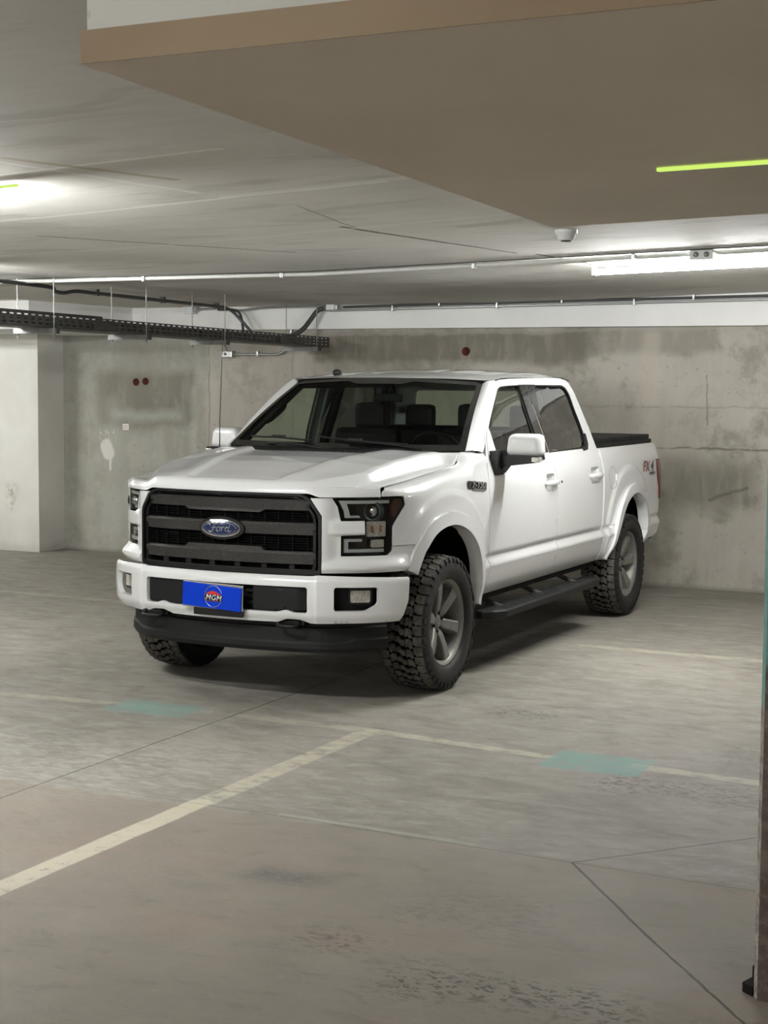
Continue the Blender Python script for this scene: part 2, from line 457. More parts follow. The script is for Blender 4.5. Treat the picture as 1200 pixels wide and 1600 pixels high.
def mat_wall():
    t = NT('wall_concrete'); P = t.pos(); W = t.warp(t.warp(P, 1.3, .16, 5), 8, .07); W3 = t.warp(P, 5, .06, 9)
    n1 = t.noise(P, .7, 5); n2 = t.noise(t.scl(P, (2.4, 2.4, .5)), 2.6, 6, .65, .5); n3 = t.noise(P, 26, 5, .7); n4 = t.noise(P, 2.6, 8, .68, .2)
    base = t.mix(t.ramp(n1, .35, .65), (.38, .352, .302), (.455, .425, .37))
    base = t.mix(t.math('MULTIPLY', t.ramp(n2, .45, .68), .5), base, (.46, .44, .39))
    base = t.mix(t.math('MULTIPLY', t.ramp(n4, .50, .66), .6), base, (.20, .185, .155))
    sep = t.n('ShaderNodeSeparateXYZ'); t.L(P, sep.inputs[0])
    green = t.ramp(sep.outputs[0], -4.35, -4.15, 1.0, 0.0)
    base = t.mix(t.math('MULTIPLY', green, .6), base, t.mix(t.ramp(n4, .4, .65), (.25, .255, .215), (.40, .41, .36)))
    base = t.mix(t.math('MULTIPLY', t.ramp(t.noise(t.scl(t.warp(P, 1.5, .2), (6, 6, .5)), 1.6, 6, .7), .5, .66), .22), base, (.48, .46, .40))
    n7 = t.noise(t.scl(t.warp(P, 3, .12, 2), (1, 1, .8)), 1.3, 8, .66, .1)
    base = t.mix(t.math('MULTIPLY', t.ramp(n7, .50, .60), .30), base, (.26, .24, .20))
    base = t.mix(t.math('MULTIPLY', t.ramp(n7, .42, .36), .25), base, (.50, .48, .42))
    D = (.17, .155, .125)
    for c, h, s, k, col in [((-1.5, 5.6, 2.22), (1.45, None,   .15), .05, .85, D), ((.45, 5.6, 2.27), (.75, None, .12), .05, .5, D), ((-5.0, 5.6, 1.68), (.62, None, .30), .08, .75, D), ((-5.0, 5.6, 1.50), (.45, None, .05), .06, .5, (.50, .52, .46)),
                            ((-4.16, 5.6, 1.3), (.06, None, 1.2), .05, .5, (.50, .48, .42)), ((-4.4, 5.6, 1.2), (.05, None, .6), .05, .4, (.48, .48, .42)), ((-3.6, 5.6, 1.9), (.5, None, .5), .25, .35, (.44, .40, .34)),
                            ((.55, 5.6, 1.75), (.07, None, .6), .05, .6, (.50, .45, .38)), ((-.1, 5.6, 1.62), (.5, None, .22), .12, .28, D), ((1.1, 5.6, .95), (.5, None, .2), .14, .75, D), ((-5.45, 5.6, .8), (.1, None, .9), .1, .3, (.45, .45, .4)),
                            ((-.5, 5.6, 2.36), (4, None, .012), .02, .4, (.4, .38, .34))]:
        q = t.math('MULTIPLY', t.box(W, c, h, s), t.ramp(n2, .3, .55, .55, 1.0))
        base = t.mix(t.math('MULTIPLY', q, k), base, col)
    # white paint spill
    sp = t.math('MAXIMUM', t.seg(W3, (-5.52, 5.6, 1.16), (-5.50, 5.6, 1.08), .06, .03), t.seg(W3, (-5.48, 5.6, 1.1), (-5.47, 5.6, .9), .008, .014))
    sp = t.math('MAXIMUM', sp, t.math('MULTIPLY', t.box(W3, (-5.5, 5.6, 1.28), (.12, None, .05), .03), t.ramp(n3, .5, .6)))
    base = t.mix(t.math('MULTIPLY', sp, .9), base, (.66, .64, .60))
    dk = (.09, .082, .07)
    for a, b, wd, k in [((.55, 5.6, 1.285), (4, 5.6, 1.29), .004, .6), ((-.2, 5.6, 1.66), (4, 5.6, 1.67), .003, .25), ((-4.2, 5.6, 2.3), (-4.22, 5.6, 0), .004, .35), ((-3.2, 5.6, 2.3), (-3.2, 5.6, 1.3), .003, .3), ((1.5, 5.6, .95), (1.15, 5.6, .82), .01, .5), ((1.1, 5.6, 1.95), (1.1, 5.6, 1.5), .003, .4)]:
        base = t.mix(t.math('MULTIPLY', t.seg(W3, a, b, wd, .01), k), base, dk)
    base = t.mix(t.math('MULTIPLY', t.ramp(n3, .62, .70), .55), base, (.13, .12, .10))
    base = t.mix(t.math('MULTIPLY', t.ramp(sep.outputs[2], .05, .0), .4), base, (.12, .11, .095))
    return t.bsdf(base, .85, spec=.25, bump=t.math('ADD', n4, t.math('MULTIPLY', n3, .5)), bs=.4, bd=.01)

def mat_paint_wall(name, c1, c2, smudge=None):
    t = NT(name); P = t.pos(); n1 = t.noise(P, 1.4, 5); n3 = t.noise(P, 30, 5, .7)
    base = t.mix(t.ramp(n1, .35, .65), c1, c2)
    base = t.mix(t.math('MULTIPLY', t.ramp(n3, .67, .72), .5), base, tuple(x * .45 for x in c1))
    if smudge:
        W = t.warp(P, 4, .2)
        base = t.mix(t.math('MULTIPLY', t.math('MULTIPLY', t.box(W, smudge, (.06, None, .13), .08), t.ramp(t.noise(P, 14, 6, .7), .42, .6)), .7), base, (.22, .19, .15))
        sep = t.n('ShaderNodeSeparateXYZ'); t.L(W, sep.inputs[0])
        base = t.mix(t.math('MULTIPLY', t.ramp(sep.outputs[2], .12, .0), .35), base, (.3, .28, .25))
    return t.bsdf(base, .7, spec=.3, bump=n3, bs=.15, bd=.004)

def mat_column():
    t = NT('column_paint'); P = t.pos(); W = t.warp(P, 9, .02); n3 = t.noise(P, 24, 5, .7)
    sep = t.n('ShaderNodeSeparateXYZ'); t.L(W, sep.inputs[0]); z = sep.outputs[2]
    base = t.mix(t.ramp(z, 1.00, 1.06), t.mix(t.ramp(n3, .4, .62), (.085, .058, .05), (.15, .115, .095)), t.mix(t.ramp(n3, .35, .7), (.12, .27, .245), (.17, .34, .31)))
    base = t.mix(t.ramp(z, 1.695, 1.70), base, (.15, .125, .11)); base = t.mix(t.ramp(z, 1.75, 1.755), base, (.26, .30, .27))
    base = t.mix(t.math('MULTIPLY', t.ramp(n3, .62, .7), .6), base, (.30, .28, .25))
    return t.bsdf(base, .7, bump=n3, bs=.4, bd=.006)

def mat_tan():
    t = NT('soffit_edge_tan'); P = t.pos(); W = t.warp(P, 6, .03); n1 = t.noise(P, 2, 5)
    base = t.mix(t.ramp(n1, .35, .65), (.31, .225, .145), (.37, .28, .185))
    for z, y0 in ((2.44, -6.6), (2.425, -6.6)):
        base = t.mix(t.math('MULTIPLY', t.seg(W, (3.1, y0, z), (4.9, y0, z - .006), .0015, .003), .7), base, (.06, .045, .035))
    return t.bsdf(base, .8, bump=n1, bs=.3, bd=.01)

M_FLOOR = mat_floor(); M_CEIL = mat_ceiling(); M_WALL = mat_wall(); M_COL = mat_column(); M_TAN = mat_tan()
M_WHITEW = mat_paint_wall('white_wall_paint', (.60, .585, .535), (.66, .65, .60), (-6.45, 5.15, .62))
M_BEAM = mat_paint_wall('white_beam_paint', (.76, .755, .73), (.82, .815, .79))
M_SOFF = mat_paint_wall('soffit_paint', (.80, .72, .62), (.85, .77, .67))
M_CONDW = simple('white_conduit', (.62, .62, .58), .45, .0, coat=.1)
M_CONDM = simple('zinc_conduit', (.52, .53, .52), .35, .85)
M_CONDK = simple('dark_conduit', (.055, .055, .052), .45, .1)
M_TRAY = simple('dark_tray_steel', (.075, .073, .068), .5, .35, nz=.15, nsc=20)
M_STRUT = simple('galvanised_strut', (.25, .25, .24), .45, .6, nz=.12, nsc=25)
M_BOXW = simple('white_plastic', (.72, .74, .73), .4)
M_TUBE = emis('fluorescent_tube', TUBE_COL, 1.0)

# ------------------------------------------------------------------ the room
def zc(x, y=0.0):
    return 2.637 + .026 * max(0.0, x + .5)
def struct(o): o['kind'] = 'structure'; return o

X0, X1, Y0, Y1 = -14.0, 12.0, -15.0, 5.6
struct(mk('floor', [(X0, Y0, 0), (X1, Y0, 0), (X1, Y1 + .3, 0), (X0, Y1 + .3, 0)], [(0, 1, 2, 3)], M_FLOOR))
nx = 27; ys = [Y0, -10, -5, 0, 3, Y1 + .3]; xs = [X0 + i * (X1 - X0) / (nx - 1) for i in range(nx)]
V = [(x, y, zc(x)) for x in xs for y in ys]; k = len(ys)
struct(mk('ceiling', V, [(i * k + j, i * k + j + 1, (i + 1) * k + j + 1, (i + 1) * k + j) for i in range(nx - 1) for j in range(k - 1)], M_CEIL, None, True))
holes = [(-1.279, 2.176, .043), (-5.127, 1.853, .041), (-5.005, 1.861, .041)]
circ = lambda c, r, n=20: [(c[0] + r * math.cos(2 * PI * i / n), c[1] + r * math.sin(2 * PI * i / n)) for i in range(n)]
o = panel('wall_back', [(X0, 0), (X1, 0), (X1, 3.0), (X0, 3.0)], [circ(h, h[2]) for h in holes], lambda u, v: np.stack([u, np.full_like(u, Y1), v], 1), 2.0, M_WALL, None, thick=.05)[0]
struct(o)
for n_, a, b in (('wall_left', (X0, Y0), (X0, Y1 + .3)), ('wall_right', (X1, Y1 + .3), (X1, Y0)), ('wall_front', (X1, Y0), (X0, Y0))):
    struct(mk(n_, [(a[0], a[1], 0), (b[0], b[1], 0), (b[0], b[1], 3.0), (a[0], a[1], 3.0)], [(0, 1, 2, 3)], M_WALL if n_ != 'wall_front' else M_WHITEW))
struct(MB().box(-5.1, X1, 5.50, 5.60, 2.40, 3.0).obj('trim_1', M_BEAM))
struct(MB().box(-6.09, -5.33, 5.50, 5.60, 2.355, 2.40).obj('trim_2', M_BEAM))
# corner pier and its capital at the left
pier = empty('corner_pier', (0, 0, 0)); struct(pier)
MB().box(-9.2, -6.09, 5.15, 5.62, 0, 2.36).obj('pier_shaft', M_WHITEW, pier)
MB().box(-9.2, -5.1, 3.75, 5.62, 2.36, 2.9).obj('pier_capital', M_BEAM, pier)
for c_ in pier.children: c_['kind'] = 'structure'
# dropped slab over the column at the right
drop = empty('ceiling_drop', (0, 0, 0)); struct(drop)
poly = [(3.19, -6.61), (6.6, -6.66), (6.6, -4.5), (2.955, -3.63)]
MB().prism(poly, 2.456, 2.95, 'z').obj('drop_face', M_WHITEW, drop)
b_ = MB(); p2 = [(3.182, -6.618), (6.61, -6.668), (6.61, -4.49), (2.947, -3.62)]
b_.prism(p2, 2.4005, 2.456, 'z', 0); b_.add([(x, y, 2.40) for x, y in p2][::-1], [(0, 1, 2, 3)], False, 1)
b_.obj('drop_soffit', [M_TAN, M_SOFF], drop)
for c_ in drop.children: c_['kind'] = 'structure'
cp = [(3.806, -4.085), (3.822, -4.112), (4.42, -4.15), (4.44, -4.12), (4.44, -3.66), (3.806, -3.62)]
b_ = MB().prism(cp, 0, 2.9, 'z'); b_.M[2] = 1
t = NT('column_corner'); P = t.pos(); n3 = t.noise(P, 30, 6, .75); sp_ = t.n('ShaderNodeSeparateXYZ'); t.L(t.warp(P, 9, .06), sp_.inputs[0])
M_COLE = t.bsdf(t.mix(t.ramp(sp_.outputs[2], .88, .92), t.mix(t.ramp(n3, .4, .6), (.20, .175, .15), (.42, .39, .34)), t.mix(t.ramp(n3, .58, .66), (.19, .37, .335), (.34, .34, .30))), .8, bump=n3, bs=.5, bd=.004)
struct(b_.obj('concrete_column', [M_COL, M_COLE]))
# dark wedge standing in for the triangular gap at the column foot
t_ = MB().prism([(3.765, -4.06), (3.803, -4.09), (3.803, -3.93)], 0.0, .03, 'z').prism([(3.788, -4.03), (3.803, -4.05), (3.803, -3.95)], .028, .075, 'z').obj('gap_wedge', simple('gap_black', (.012, .01, .009), .9, spec=.1))
tag(t_, 'small black wedge standing in for the dark gap at the foot of the green and brown column', 'wedge')

# pipe sleeves in the wall
M_SLV = simple('red_brown_plastic', (.15, .045, .028), .6)
for i, (hx, hz, hr) in enumerate(holes):
    t_ = MB(); t_.lathe([(5.595, hr * .99), (5.60, hr * .86), (5.80, hr * .86), (5.80, .0005)], 'y', (hx, 0, hz), 20)
    o = t_.obj('pipe_sleeve', M_SLV)
    tag(o, ['single round reddish pipe sleeve in the wall above the pickup cab', 'left one of the paired round reddish pipe sleeves in the wall left of the pickup', 'right one of the paired round reddish pipe sleeves in the wall left of the pickup'][i], 'pipe sleeve')
lab = MB().box(-5.30, -5.225, 5.594, 5.60, 1.335, 1.40).obj('wall_sticker', M_BOXW)
tag(lab, 'small square white sticker with red marks on the concrete wall left of the pickup', 'sticker')
M_RED = simple('red_print', (.35, .08, .06), .6)
m_ = MB()
for i in range(3):
    for j in range(2):
        m_.box(-5.29 + i * .02, -5.279 + i * .02, 5.5925, 5.594, 1.35 + j * .022, 1.36 + j * .022)
m_.obj('print_marks', M_RED, lab)

# ------------------------------------------------------------------ lamps
def tube_lamp(x, y, ln, st, drop_, lab, i):
    e = empty('fluorescent_light', (0, 0, 0)); tag(e, lab, 'ceiling light', 'fluorescent battens of the garage')
    a = x - ln / 2; b = x + ln / 2; za, zb = zc(a) - drop_ + .062, zc(b) - drop_ + .062; zt = .062
    A = Vector((a, y, za - zt)); B = Vector((b, y, zb - zt)); d = (B - A).normalized()
    k = MB(); k.add([(a - .02, y - .022, za - .014), (b + .02, y - .022, zb - .014), (b + .02, y + .022, zb - .014), (a - .02, y + .022, za - .014), (a - .02, y - .03, za - .001), (b + .02, y - .03, zb - .001), (b + .02, y + .03, zb - .001), (a - .02, y + .03, za - .001)],
                    [(3, 2, 1, 0), (4, 5, 6, 7), (0, 1, 5, 4), (1, 2, 6, 5), (2, 3, 7, 6), (3, 0, 4, 7)])
    k.obj('light_housing', M_BOXW, e)
    mt = emis('tube_light', TUBE_COL, st)
    MB().tube([A + d * .03, B - d * .03], .019, 8).obj('light_tube', mt, e)
    if drop_ > .07:
        for q in (.2, .8): MB().tube([(a + (b - a) * q, y, za - .005), (a + (b - a) * q, y, zc(a + (b - a) * q) - .001)], .004, 6).obj('hanger_rod', M_STRUT, e)
    for P_, s in ((A, -1), (B, 1)):
        MB().box(P_.x - .014 + (.015 if s < 0 else -.015), P_.x + .014 + (.015 if s < 0 else -.015), P_.y - .021, P_.y + .021, P_.z - .024, P_.z + zt - .012, .004).obj('end_cap', M_BOXW, e)
LAMPL = ['bright white fluorescent tube light on the ceiling right of the pickup, beyond the dropped slab', 'hanging fluorescent light out of frame left of the dropped slab',
         'hanging fluorescent light out of frame in front of the corner pier', 'hanging fluorescent light out of frame right of the column', 'added fluorescent fill light, unseen, right of the camera', 'hanging fluorescent light out of frame far behind the camera',
         'added fluorescent fill light, unseen, at the left behind the camera', 'added fluorescent fill light, unseen, near the right end of the back wall', 'added fluorescent fill light, unseen, at the far left wall', 'added fluorescent fill light, unseen, above the far side of the pickup']
for i, (x, y, ln, st, ax) in enumerate(TUBES):
    tube_lamp(x, y, ln, st, ax, LAMPL[i], i)

# yellow green lens-ghost streaks, built as thin glowing strips on the soffits
M_GRN = emis('lens_ghost_glow', (.60, .84, .16), .16)
for a, b, lab in [((3.71, -4.97, 2.3985), (4.9, -5.13, 2.3985), 'thin yellow-green lens-ghost streak under the dropped slab at upper right'),
                  ((-.6, -3.49, zc(-.6) - .003), (.594, -3.545, zc(.594) - .003), 'short thin yellow-green lens-ghost streak on the ceiling at the left edge')]:
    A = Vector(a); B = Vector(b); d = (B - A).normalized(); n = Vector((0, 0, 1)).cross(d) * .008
    o = MB().add([A - n, B - n, B + n, A + n] + [q - Vector((0, 0, .008)) for q in (A - n, B - n, B + n, A + n)], [(3, 2, 1, 0), (4, 5, 6, 7), (0, 1, 5, 4), (1, 2, 6, 5), (2, 3, 7, 6), (3, 0, 4, 7)]).obj('lens_ghost_strip', M_GRN)
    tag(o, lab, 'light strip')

# ------------------------------------------------------------------ pipes, tray, boxes
def clip(name_p, x, y, z, m=None, dx=.012):
    MB().box(x - dx, x + dx, y - .022, y + .022, z - .022, z + .034, .003).obj('pipe_clip', m or M_CONDM, name_p)
pz = lambda x: zc(x) - .019
o = MB().tube([(x, 1.1, pz(x)) for x in (-12, -6, -3.4, -1.5, -.5, 0, 1.1, 2, 2.8, 4, 8)], .0145, 8).obj('ceiling_pipe', M_CONDW)
tag(o, 'long pale conduit clipped across the ceiling in front of the tube light', 'pipe')
for x in (-1.95, -.78, .68, 1.78, 3.2): clip(o, x, 1.1, pz(x), M_CONDM)
o = MB().tube([(x, .98, zc(x) - .008) for x in (-6, -3.4, -1.5, -.5, 0, 1.1, 2, 2.8, 4, 8)], .004, 6).obj('ceiling_cable', M_CONDK)
tag(o, 'thin dark cable on the ceiling just in front of the pale conduit', 'cable')
bx = MB().box(2.16, 2.31, 1.02, 1.10, zc(2.2) - .066, zc(2.2) - .002, .006).obj('junction_box', M_BOXW)
tag(bx, 'white square junction box with two round covers on the pale conduit above the tube light', 'junction box')
for dx in (.042, .108): MB().lathe([(1.016, .0005), (1.016, .016), (1.021, .018)], 'y', (2.16 + dx, 0, zc(2.2) - .034), 16).obj('round_cover', M_STRUT, bx)
# two conduits along the back beam
zb = lambda x: 2.607 + .010 * (x + 2.2)
o = MB().tube([(x, 5.46, zb(x) + .012) for x in (-2.55, -1, 0, 1, 2, 4, 8)], .013, 8).obj('beam_pipe', M_CONDK)
tag(o, 'black conduit along the top of the white back beam, the upper of the pair', 'pipe')
for x in (-1.5, -.25, 1.0, 2.5): clip(o, x, 5.46, zb(x) + .012, dx=.008)
o = MB().tube([(x, 5.455, zb(x) - .02) for x in (-2.7, -1, 0, 1, 2, 4, 8)], .012, 8).obj('beam_pipe', M_CONDM)
tag(o, 'grey metal conduit along the top of the white back beam, the lower of the pair', 'pipe')
for x in (-2.0, -.9, .45, 1.8): clip(o, x, 5.455, zb(x) - .02, dx=.008)
o = MB().tube([(-4.25, 5.43, 2.612), (-4.05, 5.43, 2.618), (-3.98, 5.43, 2.622), (-3.85, 5.43, 2.60), (-3.75, 5.43, 2.592), (-3.62, 5.43, 2.60), (-3.48, 5.43, 2.618), (-3.2, 5.43, 2.622), (-2.72, 5.43, 2.622)], .011, 8).obj('bent_pipe', M_CONDM)
tag(o, 'bright metal conduit with a dip running from the white box along the beam', 'pipe')
for x, z, s, lab in [(-4.33, 2.612, .06, 'white junction box at the left end of the bright dipped conduit, above the cable tray'), (-2.66, 2.612, .045, 'small white junction box on the beam where the thick dark conduit bends down')]:
    b1 = MB().box(x - s, x + s, 5.38, 5.46, z - s * (.75 if s > .05 else .6), z + s * (.75 if s > .05 else .6), .006).obj('junction_box', M_BOXW); tag(b1, lab, 'junction box')
    MB().box(x + s, x + s + .03, 5.39, 5.45, z - .022, z + .022, .004).obj('cable_gland', M_CONDM, b1)
o = MB().tube(crv([(-2.74, 5.40, 2.60), (-2.80, 5.38, 2.575), (-2.86, 5.34, 2.48), (-2.91, 5.28, 2.39), (-2.99, 5.2, 2.325), (-3.08, 5.1, 2.30)], 4), .024, 10).obj('flexible_conduit', M_CONDK)
tag(o, 'thick dark flexible conduit curving down from the beam into the cable tray end', 'conduit')
MB().tube([(-3.05, 5.13, 2.305), (-3.13, 5.04, 2.288)], .03, 10).obj('blue_connector', simple('blue_plastic', (.03, .06, .17), .4), o)
o = MB().tube(crv([(-3.98, 5.41, 2.605), (-3.80, 5.40, 2.60), (-3.70, 5.38, 2.56), (-3.62, 5.3, 2.45), (-3.58, 5.25, 2.36)], 4), .013, 8).obj('branch_conduit', M_CONDK)
tag(o, 'short dark conduit dropping from the dipped metal conduit into the tray, left one', 'conduit')
Z2 = 2.60
PA = [(-2.9, .0, 2.598), (-2.98, .48, 2.6), (-3.04, 1.1, 2.6), (-3.10, 1.5, 2.595), (-3.13, 1.58, 2.572), (-3.17, 1.75, 2.568), (-3.2, 1.95, 2.592), (-3.25, 2.3, 2.595), (-3.45, 3.6, 2.60), (-3.62, 4.8, 2.605), (-3.66, 5.05, 2.60), (-3.62, 5.15, 2.55), (-3.45, 5.2, 2.36)]
o = MB().tube(crv(PA, 4), .016, 8).obj('dark_conduit', M_CONDK)
tag(o, 'long dark conduit with a kink, running above the cable tray towards the back wall', 'conduit')
for i in (1, 7, 8, 9): clip(o, PA[i][0], PA[i][1], PA[i][2], M_CONDK, .02)
# lower box and conduit on the back wall
b1 = MB().box(-4.01, -3.88, 5.52, 5.60, 2.115, 2.185, .008).obj('junction_box', M_CONDM)
tag(b1, 'grey metal junction box low on the back wall under the end of the tray', 'junction box')
MB().tube([(-3.94, 5.52, 2.18), (-3.94, 5.52, 2.22)], .004, 6).obj('cable_tail', M_CONDK, b1)
MB().lathe([(5.512, .0005), (5.512, .014), (5.52, .016)], 'y', (-3.96, 0, 2.15), 12).obj('box_knob', M_STRUT, b1)
o = MB().tube(crv([(-3.88, 5.565, 2.148), (-3.5, 5.565, 2.148), (-3.36, 5.565, 2.15), (-3.27, 5.565, 2.19), (-3.22, 5.565, 2.25), (-3.2, 5.565, 2.40)], 4), .014, 8).obj('wall_conduit', M_CONDM)
tag(o, 'metal conduit on the back wall from the lower junction box bending up behind the tray', 'conduit')
clip(o, -3.6, 5.575, 2.15)

# cable tray
tray = empty('cable_tray', (-2.85, 2.5, 2.27)); tag(tray, 'long dark perforated steel cable tray hanging from threaded rods at the left', 'cable tray')
TZ = lambda y: 2.268 - .010 * y
def slots(y0, y1):
    H = []; y = y0
    while y < y1:
        for r in range(3):
            zc_ = .026 + r * .030; H.append([(y, zc_ - .006), (y + .045, zc_ - .006), (y + .045, zc_ + .006), (y, zc_ + .006)])
        y += .083
    return H
def rail(name, x, y0, y1, h, fl):
    f = lambda u, v: np.stack([np.full_like(u, x), u, 2.268 - .010 * u + v], 1)
    o = panel(name, [(y0, 0), (y1, 0), (y1, h), (y0, h)], slots(y0 + .03, y1 - .06), f, 3.0, M_TRAY, None, thick=.002)[0]
    bm = MB().box(min(x, x + fl), max(x, x + fl), 0, 1, 0, .006)
    V = [(v[0], y0 + v[1] * (y1 - y0), 2.268 - .010 * (y0 + v[1] * (y1 - y0)) + h + v[2] - .003) for v in bm.V]
    me = bpy.data.meshes.new('f'); me.from_pydata(V, [], bm.F)
    b = bmesh.new(); b.from_mesh(o.data); b.from_mesh(me); b.to_mesh(o.data); b.free()
    o.parent = tray; o.matrix_parent_inverse = Matrix.Translation(-tray.location); return o
rail('side_rail', -2.70, -2.2, 1.62, .112, -.03); rail('side_rail', -2.705, 1.60, 5.46, .098, -.03); rail('side_rail', -3.0, -2.2, 5.46, .10, .03)
def ch(o): o.parent = tray; o.matrix_parent_inverse = Matrix.Translation(-tray.location); return o
m_ = MB(); m_.add([(-3.0, -2.2, TZ(-2.2)), (-2.70, -2.2, TZ(-2.2)), (-2.70, 5.46, TZ(5.46)), (-3.0, 5.46, TZ(5.46)), (-3.0, -2.2, TZ(-2.2) + .003), (-2.70, -2.2, TZ(-2.2) + .003), (-2.70, 5.46, TZ(5.46) + .003), (-3.0, 5.46, TZ(5.46) + .003)],
                  [(3, 2, 1, 0), (4, 5, 6, 7), (0, 1, 5, 4), (1, 2, 6, 5), (2, 3, 7, 6), (3, 0, 4, 7)])
ch(m_.obj('tray_bottom', M_TRAY))
ch(MB().box(-2.698, -2.692, 1.50, 1.74, TZ(1.6) + .015, TZ(1.6) + .085, .001).obj('splice_plate', M_TRAY))
ch(MB().box(-2.699, -2.693, 4.45, 4.62, TZ(4.5) + .015, TZ(4.5) + .085, .001).obj('splice_plate', M_TRAY))
for y in (-.3, .98, 2.2, 3.43, 5.15):
    z = TZ(y)
    s_ = MB().box(-3.05, -2.66, y - .02, y + .02, z - .043, z - .002)
    ch(s_.obj('strut', M_STRUT))
    ch(MB().box(-2.66, -2.645, y - .021, y + .021, z - .044, z - .001).obj('strut_cap', M_CONDK))
    for x in (-3.025, -2.682):
        ch(MB().tube([(x, y, z - .075), (x, y, zc(x) - .001)], .0045, 6).lathe([(z - .06, .002), (z - .055, .010), (z - .044, .010)], 'z', (x, y, 0), 6).obj('threaded_rod', M_STRUT))
for k, (dx, r_) in enumerate(((-.03, .016), (-.065, .02), (-.11, .018), (-.15, .022), (-.2, .017), (-.245, .02))):  # unseen cables added so the tray slots look dark
    for lev in (0, 1):
        P_ = [(-2.70 + dx + .006 * math.sin(i * 1.7 + k), -2.1 + i * .84, TZ(-2.1 + i * .84) + .004 + r_ + lev * .026 + .004 * math.sin(i * 2.3 + k)) for i in range(9)]
        ch(MB().tube(P_, r_, 6).obj('tray_filler_cable', M_CONDK))
# smoke detector
sd = MB().lathe([(zc(1.9) - .001, .062), (zc(1.9) - .02, .062), (zc(1.9) - .024, .052), (zc(1.9) - .05, .045), (zc(1.9) - .058, .03), (zc(1.9) - .058, .0005)], 'z', (1.90, -.53, 0), 28).obj('smoke_detector', M_BOXW)
tag(sd, 'round white smoke detector on the ceiling just beyond the dropped slab corner', 'smoke detector')
MB().lathe([(zc(1.9) - .055, .03), (zc(1.9) - .064, .026), (zc(1.9) - .066, .0005)], 'z', (1.90, -.53, 0), 16).obj('sensor_cap', M_CONDK, sd)

# ================================================================== the pickup
M_BODY = simple('white_car_paint', (.72, .725, .72), .28, 0, .5, coat=1.0, nz=.005)
M_BLK = simple('black_plastic', (.007, .007, .007), .45, spec=.3, nz=.15)
M_BLKT = simple('textured_black_plastic', (.008, .008, .008), .6, spec=.25, nz=.2, nsc=300, bs=.3)
M_DARK = simple('dark_underbody', (.005, .0045, .004), .9, spec=.1)
M_GLOSSK = simple('gloss_black', (.008, .008, .008), .12, coat=.5)
M_CHROME = simple('chrome', (.75, .76, .78), .08, 1.0)
M_RUB = simple('black_rubber', (.013, .0125, .012), .6, spec=.3, nz=.3, nsc=40, bs=.0)
M_TREAD = simple('lit_dusty_tread_rubber', (.085, .079, .069), .8, spec=.2, nz=.35, nsc=30)  # dusty block tops, with light from the floor put into the paler colour
M_GROOVE = simple('shaded_tread_groove', (.004, .004, .004), .9, spec=.05)  # groove shade put into a near-black copy of the rubber
M_RIM = simple('grey_wheel_metal', (.165, .158, .142), .5, .35)
M_RIMD = simple('dark_wheel_pocket', (.03, .029, .028), .45, .5)
M_BARM = simple('brushed_graphite', (.058, .056, .053), .40, .6, nz=.35, nsc=160)
M_INT = simple('black_leather', (.003, .003, .0033), .5, spec=.12, nz=.0)
M_SMOKE = simple('smoked_amber', (.055, .014, .005), .12, coat=1)
M_AMB = simple('amber_lens', (.30, .09, .015), .2, coat=1)
M_REDL = simple('red_lens', (.10, .008, .007), .15, coat=1)
M_WLENS = simple('clear_reflector', (.80, .78, .72), .18, .7, nz=.25, nsc=70)
M_LED = simple('white_light_pipe', (.42, .43, .43), .35)
M_GLW = glass('windscreen_glass', (.62, .68, .62), .28)
M_GLS = glass('side_glass', (.76, .82, .74), 1.2)
M_GLR = glass('dark_side_glass', (.16, .165, .155), 2.2)
M_GLC = glass('lamp_lens', (.86, .87, .86), 1.1)
M_BLUE = simple('blue_sign', (.0, .035, .47), .5, spec=.15)
M_WHT = simple('white_print', (.75, .75, .75), .4)
M_SILV = simple('silver_print', (.55, .56, .58), .25, .9)
M_REDP = simple('red_vinyl', (.20, .045, .035), .4)
M_GRYP = simple('dark_grey_vinyl', (.06, .06, .06), .4)
M_NAVY = simple('navy_enamel', (.008, .018, .075), .15, coat=1)

truck = empty('pickup_truck', (0, 0, 0))
tag(truck, 'white four-door pickup truck with graphite grille and chunky tyres, parked on the concrete floor', 'pickup truck')

# plan curve of the body, measured from the middle of the nose round the corner and back
def plan(CP, n=10):
    P = [(-CP[1][0], CP[1][1])] + list(CP)
    P = crv(P, n)[n:]
    P = np.array(P); P = np.vstack([P, [[P[-1][0], 6.0]]])
    S = np.concatenate([[0], np.cumsum(np.linalg.norm(np.diff(P, axis=0), axis=1))]); return P, S
CB, SB = plan([(0, -.97), (.15, -.966), (.3, -.953), (.45, -.93), (.595, -.888), (.70, -.825), (.80, -.745), (.88, -.655), (.94, -.55), (.975, -.44), (.995, -.31), (1.003, -.17), (1.005, 0)])
CM, SM_ = plan([(0, -1.005), (.2, -.998), (.4, -.978), (.534, -.957), (.584, -.943), (.682, -.895), (.81, -.822), (.897, -.750), (.968, -.665), (1.012, -.585), (1.028, -.52), (1.03, -.45)])
S0 = float(SB[-2])
def pl(C, S, s, off):
    s = np.asarray(s, float); sg = np.sign(s) + (s == 0); a = np.abs(s)
    x = np.interp(a, S, C[:, 0]); y = np.interp(a, S, C[:, 1]); e = .012
    tx = np.interp(a + e, S, C[:, 0]) - np.interp(np.maximum(a - e, 0), S, C[:, 0]); ty = np.interp(a + e, S, C[:, 1]) - np.interp(np.maximum(a - e, 0), S, C[:, 1])
    tx = np.where(a < e, 1, tx); ty = np.where(a < e, 0, ty)
    L = np.hypot(tx, ty) + 1e-9; nx_, ny_ = ty / L, -tx / L
    return (x + nx_ * off) * sg, y + ny_ * off
